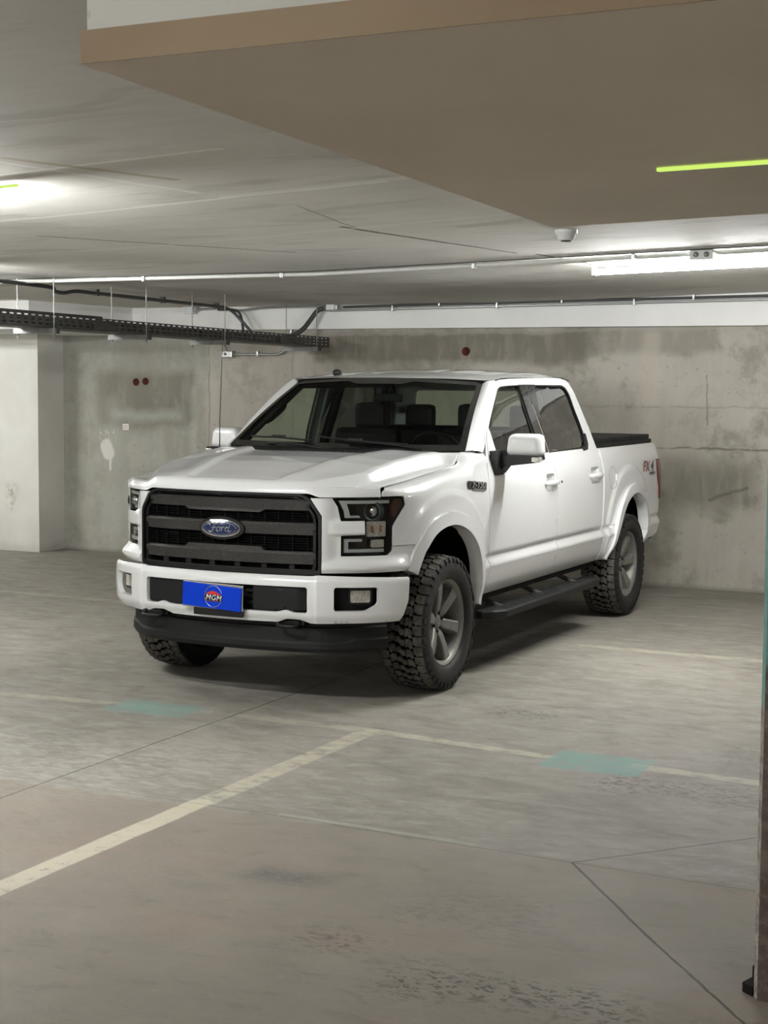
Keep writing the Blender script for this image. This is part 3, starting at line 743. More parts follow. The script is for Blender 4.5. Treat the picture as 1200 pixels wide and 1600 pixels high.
ZK = [.30, .47, .50, .53, .57, .62, .688, .700, .766, .7735, .80, .90, 1.00, 1.10, 1.20, 1.26, 1.30, 1.345, 1.385, 1.45, 1.55, 1.65, 1.80, 1.90, 2.0]
XK = [.86, .905, .928, .952, .975, .992, 1.010, 1.014, .985, .998, 1.000, 1.003, 1.005, 1.004, .998, .988, .975, .960, .945, .925, .895, .860, .812, .775, .74]
def xs_(z): return np.interp(z, ZK, XK)
def sq(y, z, c, a, b, n=2.2):
    return ((np.abs(y - c[0]) / a) ** n + (np.maximum(np.abs(z - c[1]), 0) / b) ** n) ** (1 / n)
def bulge(y, z):
    f = .016 * (1 - smooth(.955, 1.0, sq(y, z, (-.02, .56), .66, .67))) + .016 * (1 - smooth(.955, 1.0, sq(y, z, (3.62, .56), .60, .66)))
    return f * smooth(.50, .60, z)
def side(u, v):      # u = y, v = z
    return np.stack([xs_(v) + bulge(u, v), u, v], 1)
def zs(y): return np.interp(y, [-.70, -.62, -.55, -.08, .30, .37, .42, .46, .50, .70], [1.266, 1.269, 1.276, 1.318, 1.349, 1.357, 1.385, 1.420, 1.430, 1.438])
def shr(y): return np.interp(y, [-.68, -.55, -.35, 0, .40, .62], [.010, .075, .105, .115, .11, .09])
def wside(s): return smooth(.95, 1.5, s)
def fend(s, v):
    s = np.asarray(s, float); C0 = np.interp(s, SB, CB[:, 1]); y = C0
    r = shr(y); zt = zs(y) - r; th = np.clip((v - zt) / r, 0, PI / 2); exc = np.maximum(v - zt - r * PI / 2, 0)
    z = np.where(v <= zt, v, zt + r * np.sin(th)) + exc * .05
    off = wside(s) * (xs_(np.minimum(v, zt)) - 1.005) - np.where(v > zt, r * (1 - np.cos(th)) + exc, 0) + bulge(y, v) * wside(s)
    X, Y = pl(CB, SB, s, off)
    return np.stack([X, Y, z], 1)
S_ = lambda y: y + S0

# flare outlines (outer edge) in (y, z)
FL = [(-.52, .787), (-.465, .88), (-.415, .955), (-.30, 1.045), (-.16, 1.087), (.015, 1.092), (.20, 1.045), (.365, .953), (.475, .825), (.502, .666), (.452, .472)]
FL = [(s_ - S0, z) for s_, z in [(1.137, .787), (1.18, .875), (1.231, .950), (1.345, 1.043), (1.491, 1.088), (1.669, 1.092), (1.863, 1.045), (2.025, .953), (2.134, .825), (2.158, .666), (2.104, .472)]]
RL = [(3.135, .500), (3.160, .60), (3.200, .715), (3.290, .870), (3.415, .989), (3.565, 1.056), (3.727, 1.071), (3.893, 1.031), (4.038, .934), (4.105, .799), (4.098, .649), (4.015, .526)]
def inset(P, d):
    P = np.array(P); T = np.gradient(P, axis=0); T /= np.linalg.norm(T, axis=1)[:, None]
    return P + np.stack([T[:, 1], -T[:, 0]], 1) * d
FLo = np.array(crv(FL, 5)); RLo = np.array(crv(RL, 5))
RLi = inset(RLo, np.interp(np.arange(len(RLo)), [0, 14, len(RLo) - 12, len(RLo) - 1], [.030, .078, .078, .05])[:, None]); FLi = inset(FLo, np.interp(np.arange(len(FLo)), [0, len(FLo) - 12, len(FLo) - 1], [.078, .078, .055])[:, None])
FLm = inset(FLo, .02); RLm = inset(RLo, .02)

# ---- fenders
fm_ = [(S_(y), z) for y, z in FLm]
top = []
for s_ in np.linspace(2.352, .985, 32):
    y = s_ - S0; ex = np.interp(y, [.40, .46, .62, .70], [0, .012, .02, .008])
    top.append((s_, zs(y) - shr(y) + shr(y) * PI / 2 + ex))
out = [(2.118, .505), (2.25, .505), (2.284, .60), (2.287, 1.18), (2.314, 1.30)] + [(2.350, 1.382)] + top + [(.968, 1.250), (.957, 1.2185), (1.113, 1.2185), (1.127, 1.168), (1.060, 1.082), (1.034, 1.045), (1.033, .934), (1.213, .934)]
k0 = next(i for i, q in enumerate(fm_) if q[1] > .95)
out += [q for q in fm_[k0:] if q[1] > .935 or q[0] > 1.6]
out[0:1] = []
panel('front_fender', out, [], fend, .016, M_BODY, truck, .018, rows=(.688, .700, .766, .7735), sides=(1, -1))

# ---- lower nose panel round the headlights
def fascia(s, v):
    s = np.asarray(s, float); a = np.abs(s)
    ledge = .044 * (1 - smooth(.815, .884, v)) * (1 - smooth(1.05, 1.18, a) * .7) - .018 * (1 - smooth(.788, .812, v))
    rim_ = .024 * (1 - smooth(.612, .70, a))
    tab = .020 * smooth(.995, 1.008, v) * (1 - smooth(1.080, 1.093, v)) * smooth(.625, .66, a)
    off = np.maximum(np.maximum(ledge, rim_), tab) - .004
    X, Y = pl(CB, SB, s, off); return np.stack([X, Y, v], 1)
HL = [(.672, 1.212), (.951, 1.2125), (1.108, 1.2125), (1.121, 1.168), (1.055, 1.085), (1.028, 1.047), (1.026, .910), (.998, .887), (.722, .887), (.722, .994), (.858, .999), (.855, 1.087), (.721, 1.087), (.702, 1.163)]
out = [(.609, .787), (1.150, .787), (1.175, .84), (1.205, .895), (1.211, .930), (1.032, .930), (1.030, .906), (1.001, .881), (.717, .881), (.717, .998), (.852, 1.003), (.849, 1.083), (.715, 1.083), (.697, 1.163), (.665, 1.2125), (.545, 1.2125), (.609, 1.112)]
panel('headlight_surround', out, [], fascia, .014, M_BODY, truck, .02, sides=(1, -1), cols=(.615, .66, .70), rows=(.80, .84, .88, 1.0, 1.008, 1.08, 1.09))

# ---- headlights
def surf(off, C=None, S=None):
    def f(s, v):
        X, Y = pl(CB if C is None else C, SB if S is None else S, s, off); return np.stack([X, Y, v], 1)
    return f
hl = panel('headlight', rnd(HL, .012, 2), [], surf(-.075), .03, M_GLOSSK, truck, .0, sides=(1, -1))
MM = {1: hl[0], -1: hl[1]}
for sd in (1, -1):
    H_ = MM[sd]
    panel('lamp_lens', rnd([(a, b) for a, b in HL], .012, 2), [], surf(-.004), .025, M_GLC, H_, .0, sides=(sd,))
    # side wall between lens and back
    L_ = densify(rnd(HL, .012, 2), .03); A_ = surf(-.006)(L_[:, 0], L_[:, 1]); B_ = surf(-.075)(L_[:, 0], L_[:, 1]); n = len(L_)
    V = [tuple(q) for q in A_] + [tuple(q) for q in B_]
    if sd < 0: V = [(-x, y, z) for x, y, z in V]
    mk('lamp_bezel', V, [(i, (i + 1) % n, (i + 1) % n + n, i + n) for i in range(n)], M_GLOSSK, H_)
    up = [(.705, 1.196), (1.02, 1.196), (1.02, 1.178), (.752, 1.178), (.765, 1.14), (.772, 1.110), (.825, 1.110), (.835, 1.098), (.742, 1.098), (.735, 1.14)]
    lo = [(.737, .978), (.845, .978), (.845, .962), (.762, .962), (.762, .918), (.985, .918), (.985, .900), (.737, .900)]
    panel('light_pipe', up, [], surf(-.022), .03, M_LED, H_, .02, sides=(sd,))
    panel('light_pipe', lo, [], surf(-.022), .03, M_LED, H_, .02, sides=(sd,))
    panel('amber_marker', [(1.045, 1.203), (1.102, 1.203), (1.112, 1.166), (1.052, 1.092), (1.034, 1.10), (1.03, 1.15)], [], surf(-.012), .03, M_SMOKE, H_, .03, sides=(sd,))
    panel('reflector_unit', rnd([(.872, 1.075), (1.0, 1.075), (1.0, .988), (.872, .988)], .01), [], surf(-.028), .03, M_WLENS, H_, .02, sides=(sd,))
    panel('reflector_unit', rnd([(.905, .970), (.99, .970), (.99, .925), (.905, .925)], .008), [], surf(-.030), .03, M_WLENS, H_, .02, sides=(sd,))
    panel('turn_bulb', [(.905, 1.052), (.917, 1.052), (.917, 1.012), (.905, 1.012)], [], surf(-.024), .03, M_AMB, H_, .01, sides=(sd,))
    panel('turn_bulb', [(.958, 1.052), (.970, 1.052), (.970, 1.012), (.958, 1.012)], [], surf(-.024), .03, M_AMB, H_, .01, sides=(sd,))
    X, Y = pl(CB, SB, np.array([.925]), -.05)
    m_ = MB(); m_.ell((X[0] * sd, Y[0], 1.132), (.036, .03, .036), 16); m_.obj('projector_lens', M_CHROME, H_)
    m_ = MB(); m_.lathe([(Y[0] - .012, .044), (Y[0] - .02, .052), (Y[0] - .012, .06), (Y[0] + .02, .06)], 'y', (X[0] * sd, 0, 1.132), 20); m_.obj('projector_ring', simple('teal_bezel', (.02, .035, .035), .3, .4), H_)

# ---- hood
NU, rowsL = 121, 7
def hoodz(x, y):
    ax = abs(x)
    zc0 = np.interp(y, [-.97, -.93, -.88, -.80, -.65, -.55, -.4, -.2, .14, .4], [1.275, 1.297, 1.315, 1.332, 1.357, 1.376, 1.404, 1.426, 1.444, 1.449])
    z = zc0 - np.interp(y, [-.3, .2], [.055, .025]) * ax * ax
    wr = np.interp(y, [-.9, -.86, .14, .4], [.30, .30, .455, .48])
    rec = .017 * smooth(-.90, -.84, y) * (1 - smooth(wr - .014, wr + .014, ax)); z -= rec
    z += .010 * math.exp(-((ax - wr - .05) / .09) ** 2) * smooth(-.95, -.7, y)
    e = zs(np.clip(y, -.70, .6)); t = smooth(np.interp(y, [-.92, -.8, -.65, -.55, -.4, .2], [.49, .56, .66, .70, .71, .73]), np.interp(y, [-.92, -.8, -.65, -.55, -.4, .3], [.57, .64, .73, .765, .785, .835]), ax)
    t *= 1 - .9 * smooth(.28, .42, y)
    return z * (1 - t) + (e + .004) * t
V = []; us = np.linspace(-1, 1, NU)
us = np.sign(us) * (np.abs(us) ** .9)
def hedge(y): # inner edge of the shoulder at this y
    Cx = np.interp(y, CB[:, 1], CB[:, 0]); s_ = np.interp(y, CB[:, 1], SB)
    return Cx + wside(s_) * (xs_(zs(y) - shr(y)) - 1.005) - shr(y) - .003
NR = 62
for j in range(NR):
    for u in us:
        a = abs(u); sf = a * .950
        fx, fy = pl(CB, SB, np.array([sf]), 0.0); fx, fy = fx[0], fy[0]
        zl = 1.2165 + .020 * (1 - smooth(.52, .60, sf))   # lip height over the grille
        topz = 1.262 + .0 * a; fx2, fy2 = pl(CB, SB, np.array([sf]), -.016)
        yr = np.interp(a, [0, .5, .56, 1], [.12, .14, .16, .465])
        if j < 5:
            t = j / 4; y = fy + .018 * t * t; x = fx + (fx2[0] - fx) * t * t
            z = zl + (hoodz(fx2[0], fy2[0]) - .012 - zl) * t
        else:
            t = (j - 4) / (NR - 5); y0_ = fy2[0]; tt = t ** 1.25; y = y0_ + (yr - y0_) * tt
            xe = hedge(max(y, -.665))
            xfront = fx2[0]; k = smooth(0, .22 * (1 - a ** 6) + .002, t)
            x = xfront * (1 - k) + a * xe * k
            z = hoodz(x, y) - .012 * (1 - smooth(0, .05, t))
        V.append((x * (1 if u >= 0 else -1), y, z))
# turned down rear and side edges
def grid_faces(nr, nc, base=0): return [(base + j * nc + i, base + j * nc + i + 1, base + (j + 1) * nc + i + 1, base + (j + 1) * nc + i) for j in range(nr - 1) for i in range(nc - 1)]
F = grid_faces(NR, NU); S = [True] * len(F); n0 = len(V)
edge = [j * NU for j in range(NR)] + [(NR - 1) * NU + i for i in range(1, NU)] + [j * NU + NU - 1 for j in range(NR - 2, -1, -1)]
for i in edge: V.append(V[i])
n1 = len(V)
for i in edge: x, y, z = V[i]; V.append((x * .992, y - .004, z - (.05 if y > .15 else .02 if y > -.6 else .006)))
for k in range(len(edge) - 1): F.append((n0 + k + 1, n0 + k, n1 + k, n1 + k + 1)); S.append(True)
hood = mk('hood', V, F, M_BODY, truck, S)

# ---- doors
DG = [(.640, .505), (.638, .60), (.640, 1.20), (.668, 1.30), (.715, 1.40), (.765, 1.49), (.815, 1.585), (1.033, 1.765), (1.187, 1.860), (1.240, 1.878), (1.306, 1.889), (1.5, 1.898), (1.800, 1.904)]
BP = [(1.803, 1.904), (1.833, 1.60), (1.872, 1.38), (1.918, 1.14), (1.910, .505)]
fg = rnd([(.885, 1.398), (.868, 1.46), (.880, 1.575), (1.0, 1.66), (1.13, 1.752), (1.235, 1.826), (1.30, 1.846), (1.45, 1.853), (1.665, 1.857), (1.70, 1.543), (1.735, 1.385)], [.02, .02, .03, .02, .02, .02, .03, 0, .01, 0, .01])
CUP = lambda y0, y1, z: rnd([(y0 + .04, z - .062), (y1 - .055, z - .062), (y1 - .055, z + .062), (y0 + .04, z + .062)], .03)
panel('front_door', DG + BP, [fg, CUP(1.655, 1.925, 1.175)], side, .02, M_BODY, truck, .02, rows=(.53, .57, .688, .700, .766, .7735), sides=(1, -1))
rg = rnd([(1.965, 1.858), (2.55, 1.857), (2.625, 1.84), (2.668, 1.79), (2.70, 1.65), (2.738, 1.477), (2.722, 1.412), (2.622, 1.384), (1.885, 1.380), (1.862, 1.54)], [.01, .02, .03, .03, 0, .03, .05, .03, .01, 0])
RD = [(1.916, .505), (1.924, 1.14), (1.878, 1.38), (1.839, 1.60), (1.809, 1.904), (2.30, 1.912), (2.56, 1.908), (2.66, 1.896), (2.735, 1.872), (2.785, 1.80), (2.825, 1.70), (2.885, 1.53), (2.935, 1.38), (2.955, 1.27), (2.948, 1.10), (2.944, .92), (2.936, .77), (2.962, .65), (2.965, .505)]
rdoor = panel('rear_door', RD, [rg, CUP(2.625, 2.915, 1.180)], side, .02, M_BODY, truck, .02, rows=(.53, .57, .688, .700, .766, .7735), sides=(1, -1))
doors = [o for o in truck.children if o.name.startswith('front_door')]

rdoors = [o for o in truck.children if o.name.startswith('rear_door')]
def sideo(off):
    return lambda u, v: np.stack([xs_(v) + off, u, v], 1)
for i, sd in enumerate((1, -1)):
    d, r = doors[i], rdoors[i]
    grow = lambda P, k: [tuple(np.array(p) + (np.array(p) - np.mean(P, axis=0)) / np.linalg.norm(np.array(p) - np.mean(P, axis=0)) * k) for p in P]
    panel('door_glass', grow(fg, .012), [], sideo(-.014), .06, M_GLS, d, 0, sides=(sd,))
    panel('door_glass', grow(rg, .012), [], sideo(-.014), .06, M_GLR, r, 0, sides=(sd,))
    panel('window_seal', grow(fg, .001), [grow(fg, -.014)], sideo(-.002), .03, M_BLK, d, .008, sides=(sd,))
    panel('window_seal', grow(rg, .001), [grow(rg, -.016)], sideo(-.002), .03, M_BLK, r, .008, sides=(sd,))
    panel('pillar_trim', [(1.655, 1.859), (1.797, 1.861), (1.827, 1.6), (1.867, 1.384), (1.728, 1.383), (1.692, 1.543)], [], sideo(.003), .05, M_GLOSSK, d, .006, sides=(sd,))
    panel('pillar_trim', [(1.809, 1.861), (1.972, 1.860), (1.872, 1.54), (1.893, 1.378), (1.884, 1.378), (1.843, 1.6)], [], sideo(.003), .05, M_GLOSSK, r, .006, sides=(sd,))
    panel('quarter_trim', rnd([(2.60, 1.392), (2.69, 1.405), (2.715, 1.44), (2.735, 1.50), (2.762, 1.49), (2.76, 1.42), (2.72, 1.376), (2.62, 1.368)], .008), [], sideo(.005), .03, M_BLK, r, .008, sides=(sd,))
    for (y0, y1, zc_, D_) in ((1.655, 1.925, 1.175, d), (2.625, 2.915, 1.180, r)):
        X = lambda z: float(xs_(z))
        # recess cup
        C_ = CUP(y0, y1, zc_)
        panel('handle_cup', C_, [], lambda u, v, y0=y0, y1=y1, zc_=zc_: np.stack([xs_(v) - .0005 - .034 * (1 - np.clip(np.maximum(np.abs(u - (y0 + y1 - .015) / 2) / ((y1 - y0) / 2 - .047), np.abs(v - zc_) / .062), 0, 1) ** 4), u, v], 1), .012, simple('recess_white', (.55, .55, .54), .35, coat=.6), D_, .001, sides=(sd,))
        m_ = MB()
        x_ = X(zc_)
        V = []; n = 14; prof = [(-.5, .0), (-.5, .7), (-.3, 1), (.3, 1), (.5, .7), (.5, 0)]
        for k in range(n + 1):
            t = k / n; y = y0 + (y1 - y0) * t; b = .044 * min(1, (math.sin(PI * t) ** .35)) if 0 < t < 1 else .004
            hgt = .042 * (.55 + .45 * math.sin(PI * t)) * (1.0 if t < .72 else 1.12)
            for a_, c_ in prof: V.append((x_ + .010 + (b - .012) * c_ if c_ > 0 else x_ + max(.002, b - .030), y, zc_ + a_ * hgt))
        F = [(k * 6 + i2, k * 6 + (i2 + 1) % 6, (k + 1) * 6 + (i2 + 1) % 6, (k + 1) * 6 + i2) for k in range(n) for i2 in range(6)] + [tuple(range(6))[::-1], tuple(range(n * 6, n * 6 + 6))]
        if sd < 0: V = [(-x, y, z) for x, y, z in V]; F = [f[::-1] for f in F]
        h_ = mk('door_handle', V, F, M_BODY, D_, True)
        if D_ is d and sd == 1:
            MB().lathe([(x_ + .040, .0095), (x_ + .0445, .009), (x_ + .0446, .0005)], 'x', (0, y1 - .03, zc_ + .002), 14).obj('key_lock', M_BLK, D_)

# ---- bed sides
BS = [(2.985, 1.374), (2.982, 1.2), (2.974, .92), (2.966, .78), (2.990, .66), (3.00, .505), (3.03, .503)]
BS = [(2.985, 1.374), (2.982, 1.2), (2.974, .92), (2.966, .78), (2.990, .66), (3.00, .505)] + [tuple(q) for q in RLm] + [(4.13, .565), (4.41, .592), (4.52, .64), (4.585, .715), (4.590, .895), (4.455, .898), (4.44, 1.0), (4.40, 1.08), (4.385, 1.16), (4.39, 1.243), (4.555, 1.243), (4.50, 1.335), (4.475, 1.374)]
def bed(u, v):
    p = side(u, v); p[:, 0] -= .06 * smooth(4.40, 4.66, u) ** 2; p[:, 0] -= .012 * smooth(1.345, 1.374, v); return p
bs = panel('bed_side', BS, [], bed, .018, M_BODY, truck, .018, rows=(.57, .688, .700, .766, .7735), sides=(1, -1))
TLp = rnd([(4.395, 1.240), (4.555, 1.240), (4.593, 1.1), (4.588, .902), (4.462, .902), (4.447, 1.0), (4.407, 1.082), (4.392, 1.16)], .02)
for i, sd in enumerate((1, -1)):
    def tl(u, v):
        p = bed(u, v); p[:, 0] += .012; return p
    panel('taillight', TLp, [], tl, .03, M_REDL, truck, .03, sides=(sd,))
    # fuel door, only on the driver side as in the photo
    if sd == 1:
        oc = circ((3.185, 1.14), .085, 36)
        panel('fuel_door_ring', circ((3.185, 1.14), .088, 36), [circ((3.185, 1.14), .0835, 36)], lambda u, v: bed(u, v) + np.array([.0012, 0, 0]), .03, simple('gap_shadow', (.25, .25, .25), .6), bs[0], .0)
        MB().box(1.0, 1.014, 3.262, 3.282, 1.115, 1.165, .004).obj('fuel_door_notch', M_BODY, bs[0])

# ---- flares
def flare(name, lo, li, isf):
    def f(u, v):
        y = u - S0 if isf else u
        q = sq(y, v, (-.02, .56) if isf else (3.60, .55), .53 if isf else .53, .53)
        bump = .020 + .012 * np.clip((1.0 - q) / .15, 0, 1)
        xf = np.interp(v, [.4, .80, .95, 1.1], [1.000, 1.001, 1.004, 1.005])
        if isf:
            off = wside(u) * (xf - 1.005) + bump * np.interp(u, [1.10, 1.30], [.45, 1]) + bulge(y, v) * wside(u) * .8
            X, Y = pl(CB, SB, u, off); return np.stack([X, Y, v], 1)
        xf = np.interp(v, [.50, .62, .75, .95, 1.1], [.962, .990, 1.0, 1.004, 1.005]) if True else xf
        return np.stack([xf + bulge(u, v) * .8 + bump * np.interp(v, [.5, .65], [.4, 1]), u, v], 1)
    poly = [((S_(a) if isf else a), b) for a, b in lo] + [((S_(a) if isf else a), b) for a, b in li[::-1]]
    return panel(name, poly, [], f, .02, M_BODY, truck, .085, sides=(1, -1))
flare('wheel_arch_flare', FLo, FLi, True); flare('wheel_arch_flare', RLo, RLi, False)

# ---- wheel wells
for cy, lp in ((0, FLi), (3.62, RLi)):
    for sd in (1, -1):
        P = [(q[0], q[1]) for q in lp[::4]] + [tuple(lp[-1])]
        n = len(P); V = [(sd * .95, y, z) for y, z in P] + [(sd * .95, y + (y - cy) * .04, z + .03) for y, z in P] + [(sd * .55, y + (y - cy) * .04, z + .03) for y, z in P]
        F = []
        for r in range(2):
            F += [(r * n + i, r * n + i + 1, (r + 1) * n + i + 1, (r + 1) * n + i) for i in range(n - 1)]
        F.append(tuple(range(2 * n, 3 * n)))
        mk('wheel_well', V, F, M_DARK, truck)

# ---- roof, pillars and cab back
NYR, NXR = 44, 33
def roofz(x, y):
    pr = np.interp(y, [1.10, 1.16, 1.25, 1.5, 1.9, 2.3, 2.6, 2.72, 2.80], [1.893, 1.908, 1.922, 1.947, 1.966, 1.970, 1.962, 1.950, 1.925])
    a = abs(x)
    z = pr - .030 * (a / .70) ** 2
    for c in (.22, .47): z -= .003 * math.exp(-((a - c) / .022) ** 2) * smooth(1.25, 1.4, y) * (1 - smooth(2.5, 2.65, y))
    rail_ = np.interp(y, [1.18, 1.25, 1.4, 2.6, 2.72, 2.80], [1.872, 1.889, 1.903, 1.913, 1.897, 1.88]) + .002
    t = smooth(.66, .785, a); return z * (1 - t) + rail_ * t
V = []
for j in range(NYR):
    for i in range(NXR):
        u = -1 + 2 * i / (NXR - 1); u = math.copysign(abs(u) ** .75, u); a = abs(u)
        yf = 1.125 + .095 * (min(a * .78, .70) / .698) ** 2 + (.02 * smooth(.88, 1, a)) ; yr = 2.80 - .03 * a * a
        y = yf + (yr - yf) * j / (NYR - 1)
        xe = np.interp(y, [1.18, 1.25, 1.35, 2.6, 2.72, 2.80], [.786, .784, .779, .775, .781, .79])
        x = u * xe; V.append((x, y, roofz(x, y)))
F = grid_faces(NYR, NXR)
roof = mk('roof', V, F, M_BODY, truck, True)
# windshield
def wsh(u, v):   # u -1..1, v 0..1 ; corners measured on the photo
    a = np.abs(u)
    b0 = np.stack([u * .872, .31 + .225 * a * a, 1.436 - .0 * a], 1); t0 = np.stack([u * .705, 1.13 + .090 * a * a, 1.899 - .026 * a * a], 1)
    p = b0 * (1 - v)[:, None] + t0 * v[:, None]; s_ = np.sin(PI * v) * .018; p[:, 1] -= s_ * .7; p[:, 2] += s_ * .7; return p
ws = panel('windshield', [(-1, 0), (1, 0), (1, 1), (-1, 1)], [], wsh, .07, M_GLW, truck, 0)[0]
# black ceramic band round the glass, wider at the mirror
nb = [(-.955, .07), (.955, .07), (.955, .935), (.34, .945), (.24, .90), (-.24, .90), (-.34, .945), (-.955, .935)]
panel('glass_border', [(-1, 0), (1, 0), (1, 1), (-1, 1)], [rnd(nb, .03)], lambda u, v: wsh(u, v) + np.array([0, -.002, .002]), .05, M_GLOSSK, ws, 0)
# A pillars with the base patch
for sd in (1, -1):
    T = np.linspace(0, 1, 16)
    D = np.array([[.938, .668, 1.425], [.922, .742, 1.468], [.898, .785, 1.545], [.8845, .822, 1.587], [.8265, 1.030, 1.762], [.7925, 1.182, 1.858], [.784, 1.250, 1.884]])
    dt = [0, .10, .33, .42, .76, .94, 1.0]
    V = []
    for t in T:
        g = wsh(np.array([1.0]), np.array([t]))[0]; d_ = np.array([np.interp(t, dt, D[:, k]) for k in range(3)])
        for k, q in enumerate((0, .12, .35, .6, .85, 1)):
            p = g * (1 - q) + d_ * q + np.array([.6, -.7, .35]) * .022 * math.sin(PI * min(1, q * 1.0)) ** .8
            V.append((p[0] * sd, p[1], p[2]))
    F = [f if sd > 0 else f[::-1] for f in grid_faces(16, 6)]
    mk('front_pillar', V, F, M_BODY, truck, True)
    # rear corner of the cab
    E_ = [(2.655, 1.899), (2.74, 1.876), (2.791, 1.80), (2.831, 1.70), (2.891, 1.53), (2.941, 1.38), (2.961, 1.27), (2.954, 1.10), (2.950, .92), (2.942, .77), (2.968, .65), (2.970, .505)]
    V = []
    for y, z in E_:
        x = float(xs_(z)) - .004
        if z > 1.89: x = .778
        for dx, dy in ((-.002, -.004), (-.004, .010), (-.018, .022), (-.05, .028), (-.16, .034)): V.append(((x + dx) * sd, y + dy, z))
    mk('rear_pillar', V, [f if sd < 0 else f[::-1] for f in grid_faces(len(E_), 5)], M_BODY, truck, True)
# cab back wall with window
def back(u, v):
    y = np.interp(v, [.5, 1.27, 1.38, 1.53, 1.70, 1.80, 1.875, 1.93], [2.99, 2.985, 2.968, 2.92, 2.862, 2.824, 2.79, 2.775]); return np.stack([u, y, v], 1)
bw = [(-.60, 1.47), (.60, 1.47), (.52, 1.82), (-.52, 1.82)]
bk = panel('cab_back', [(-.84, .5), (.84, .5), (.84, 1.38), (.70, 1.88), (.55, 1.93), (-.55, 1.93), (-.70, 1.88), (-.84, 1.38)], [rnd(bw, .05)], back, .1, M_BODY, truck, .03, flip=True)[0]
panel('back_glass', rnd(bw, .05), [], back, .2, glass('back_glass_tint', (.62, .68, .60), 1.0), bk, 0, flip=True)
# cowl and wipers
V = []
for j in range(5):
    for i in range(41):
        u = -1 + i / 20; a = abs(u); yr = np.interp(a, [0, .5, .56, 1], [.12, .14, .16, .465]) - .015; g = wsh(np.array([u]), np.array([.03]))[0]
        x0_ = u * .85; t = j / 4
        V.append((x0_ * (1 - t) + g[0] * t, yr * (1 - t) + g[1] * t, 1.408 + (.014 if j in (1, 2) else 0) + (g[2] - 1.408) * max(0, t - .5) * 2))
cowl = mk('cowl_panel', V, grid_faces(5, 41), M_BLKT, truck, True)
m_ = MB()
for k in range(26):
    x = -.62 + k * .05
    if abs(x) > .02: m_.box(x, x + .03, .225 + .18 * x * x, .262 + .18 * x * x, 1.418, 1.4265, .002)
m_.obj('cowl_vent', M_BLKT, cowl)
for (a, b, c, d) in [((-.56, .40, 1.44), (-.16, .325, 1.452), (-.02, .29, 1.438), None), ((.04, .36, 1.468), (.50, .41, 1.462), (.64, .40, 1.445), None)]:
    wi = MB().tube(crv([c, b, ((b[0] + a[0]) / 2, (b[1] + a[1]) / 2 - .02, (b[2] + a[2]) / 2 + .02), (a[0] + .05, a[1] + .02, a[2] + .02)], 4), .0095, 6).obj('wiper_arm', M_BLK, truck)
    P = [wsh(np.array([u]), np.array([v]))[0] + np.array([0, -.012, .014]) for u, v in ([(-.80, .10), (-.5, .10), (-.16, .07)] if a[0] < 0 else [(-.12, .12), (.2, .08), (.60, .05)])]
    MB().tube([tuple(p) for p in P], .007, 6).box(P[1][0] - .05, P[1][0] + .05, P[1][1] - .012, P[1][1] + .004, P[1][2] + .0, P[1][2] + .016, .003).obj('wiper_blade', M_BLK, wi)
# antennas
o = MB().tube([(-.90, .448, 1.40), (-.902, .455, 1.60), (-.905, .50, 2.22)], [.0045, .003, .002], 6).lathe([(1.385, .016), (1.41, .012), (1.43, .004)], 'z', (-.90, .448, 0), 10).obj('mast_antenna', M_BLK, truck)
m_ = MB(); m_.ell((-.50, 1.40, 1.935), (.026, .055, .026), 14); m_.obj('roof_antenna', M_GLOSSK, truck)

# ---- grille
def gy(x, off=0.0):  # front plane of the grille
    return np.interp(np.abs(x), [0, .2, .4, .5, .62], [-.972, -.962, -.940, -.915, -.885]) - off
G_out = [(-.606, .775), (.606, .775), (.606, 1.112), (.535, 1.215), (.48, 1.236), (-.48, 1.236), (-.535, 1.215), (-.606, 1.112)]
G_in = [(-.590, .792), (.590, .792), (.590, 1.108), (.523, 1.204), (.474, 1.222), (-.474, 1.222), (-.523, 1.204), (-.590, 1.108)]
gf = lambda off: (lambda u, v: np.stack([u, gy(u, off), v], 1))
grille = panel('grille', rnd(G_out, .03), [rnd(G_in, .03)], gf(.020), .03, M_BLK, truck, .07)[0]
panel('grille_inner_rim', rnd([(u * .972, 1.005 + (v - 1.005) * .975) for u, v in G_in], .03), [rnd([(u * .945, 1.005 + (v - 1.005) * .955) for u, v in G_in], .03)], gf(.012), .03, M_GLOSSK, grille, .05)
panel('grille_backing', rnd(G_in, .03), [], gf(-.075), .1, M_DARK, grille, 0)
def gbar(x0, x1, za, zb, taper, mat, name='grille_bar', mid=None):
    n = 36; V = []; F = []
    for i in range(n + 1):
        x = x0 + (x1 - x0) * i / n; y = float(gy(x)); a = abs(x)
        la, lb = za, zb
        if taper: la = za; lb = zb - taper * smooth(.43, .55, a)
        if mid: la = za + mid * smooth(.20, .235, a) * 1.0 if mid > 0 else za
        for q, dz in ((.030, 0), (-.008, 0.01), (-.015, .80), (-.006, .98), (.030, 1.0)):
            z = la + (lb - la) * dz; V.append((x, y + q, z))
    for i in range(n):
        for k in range(4): F.append((i * 5 + k, (i + 1) * 5 + k, (i + 1) * 5 + k + 1, i * 5 + k + 1))
    F += [tuple(range(5)), tuple(range(n * 5 + 4, n * 5 - 1, -1))]
    return mk(name, V, F, mat, grille)
gbar(-.535, .535, 1.140, 1.203, .0, M_BARM)
gbar(-.572, .572, 1.000, 1.070, 0, M_BARM)
b3 = gbar(-.572, .572, .834, .906, 0, M_BARM)
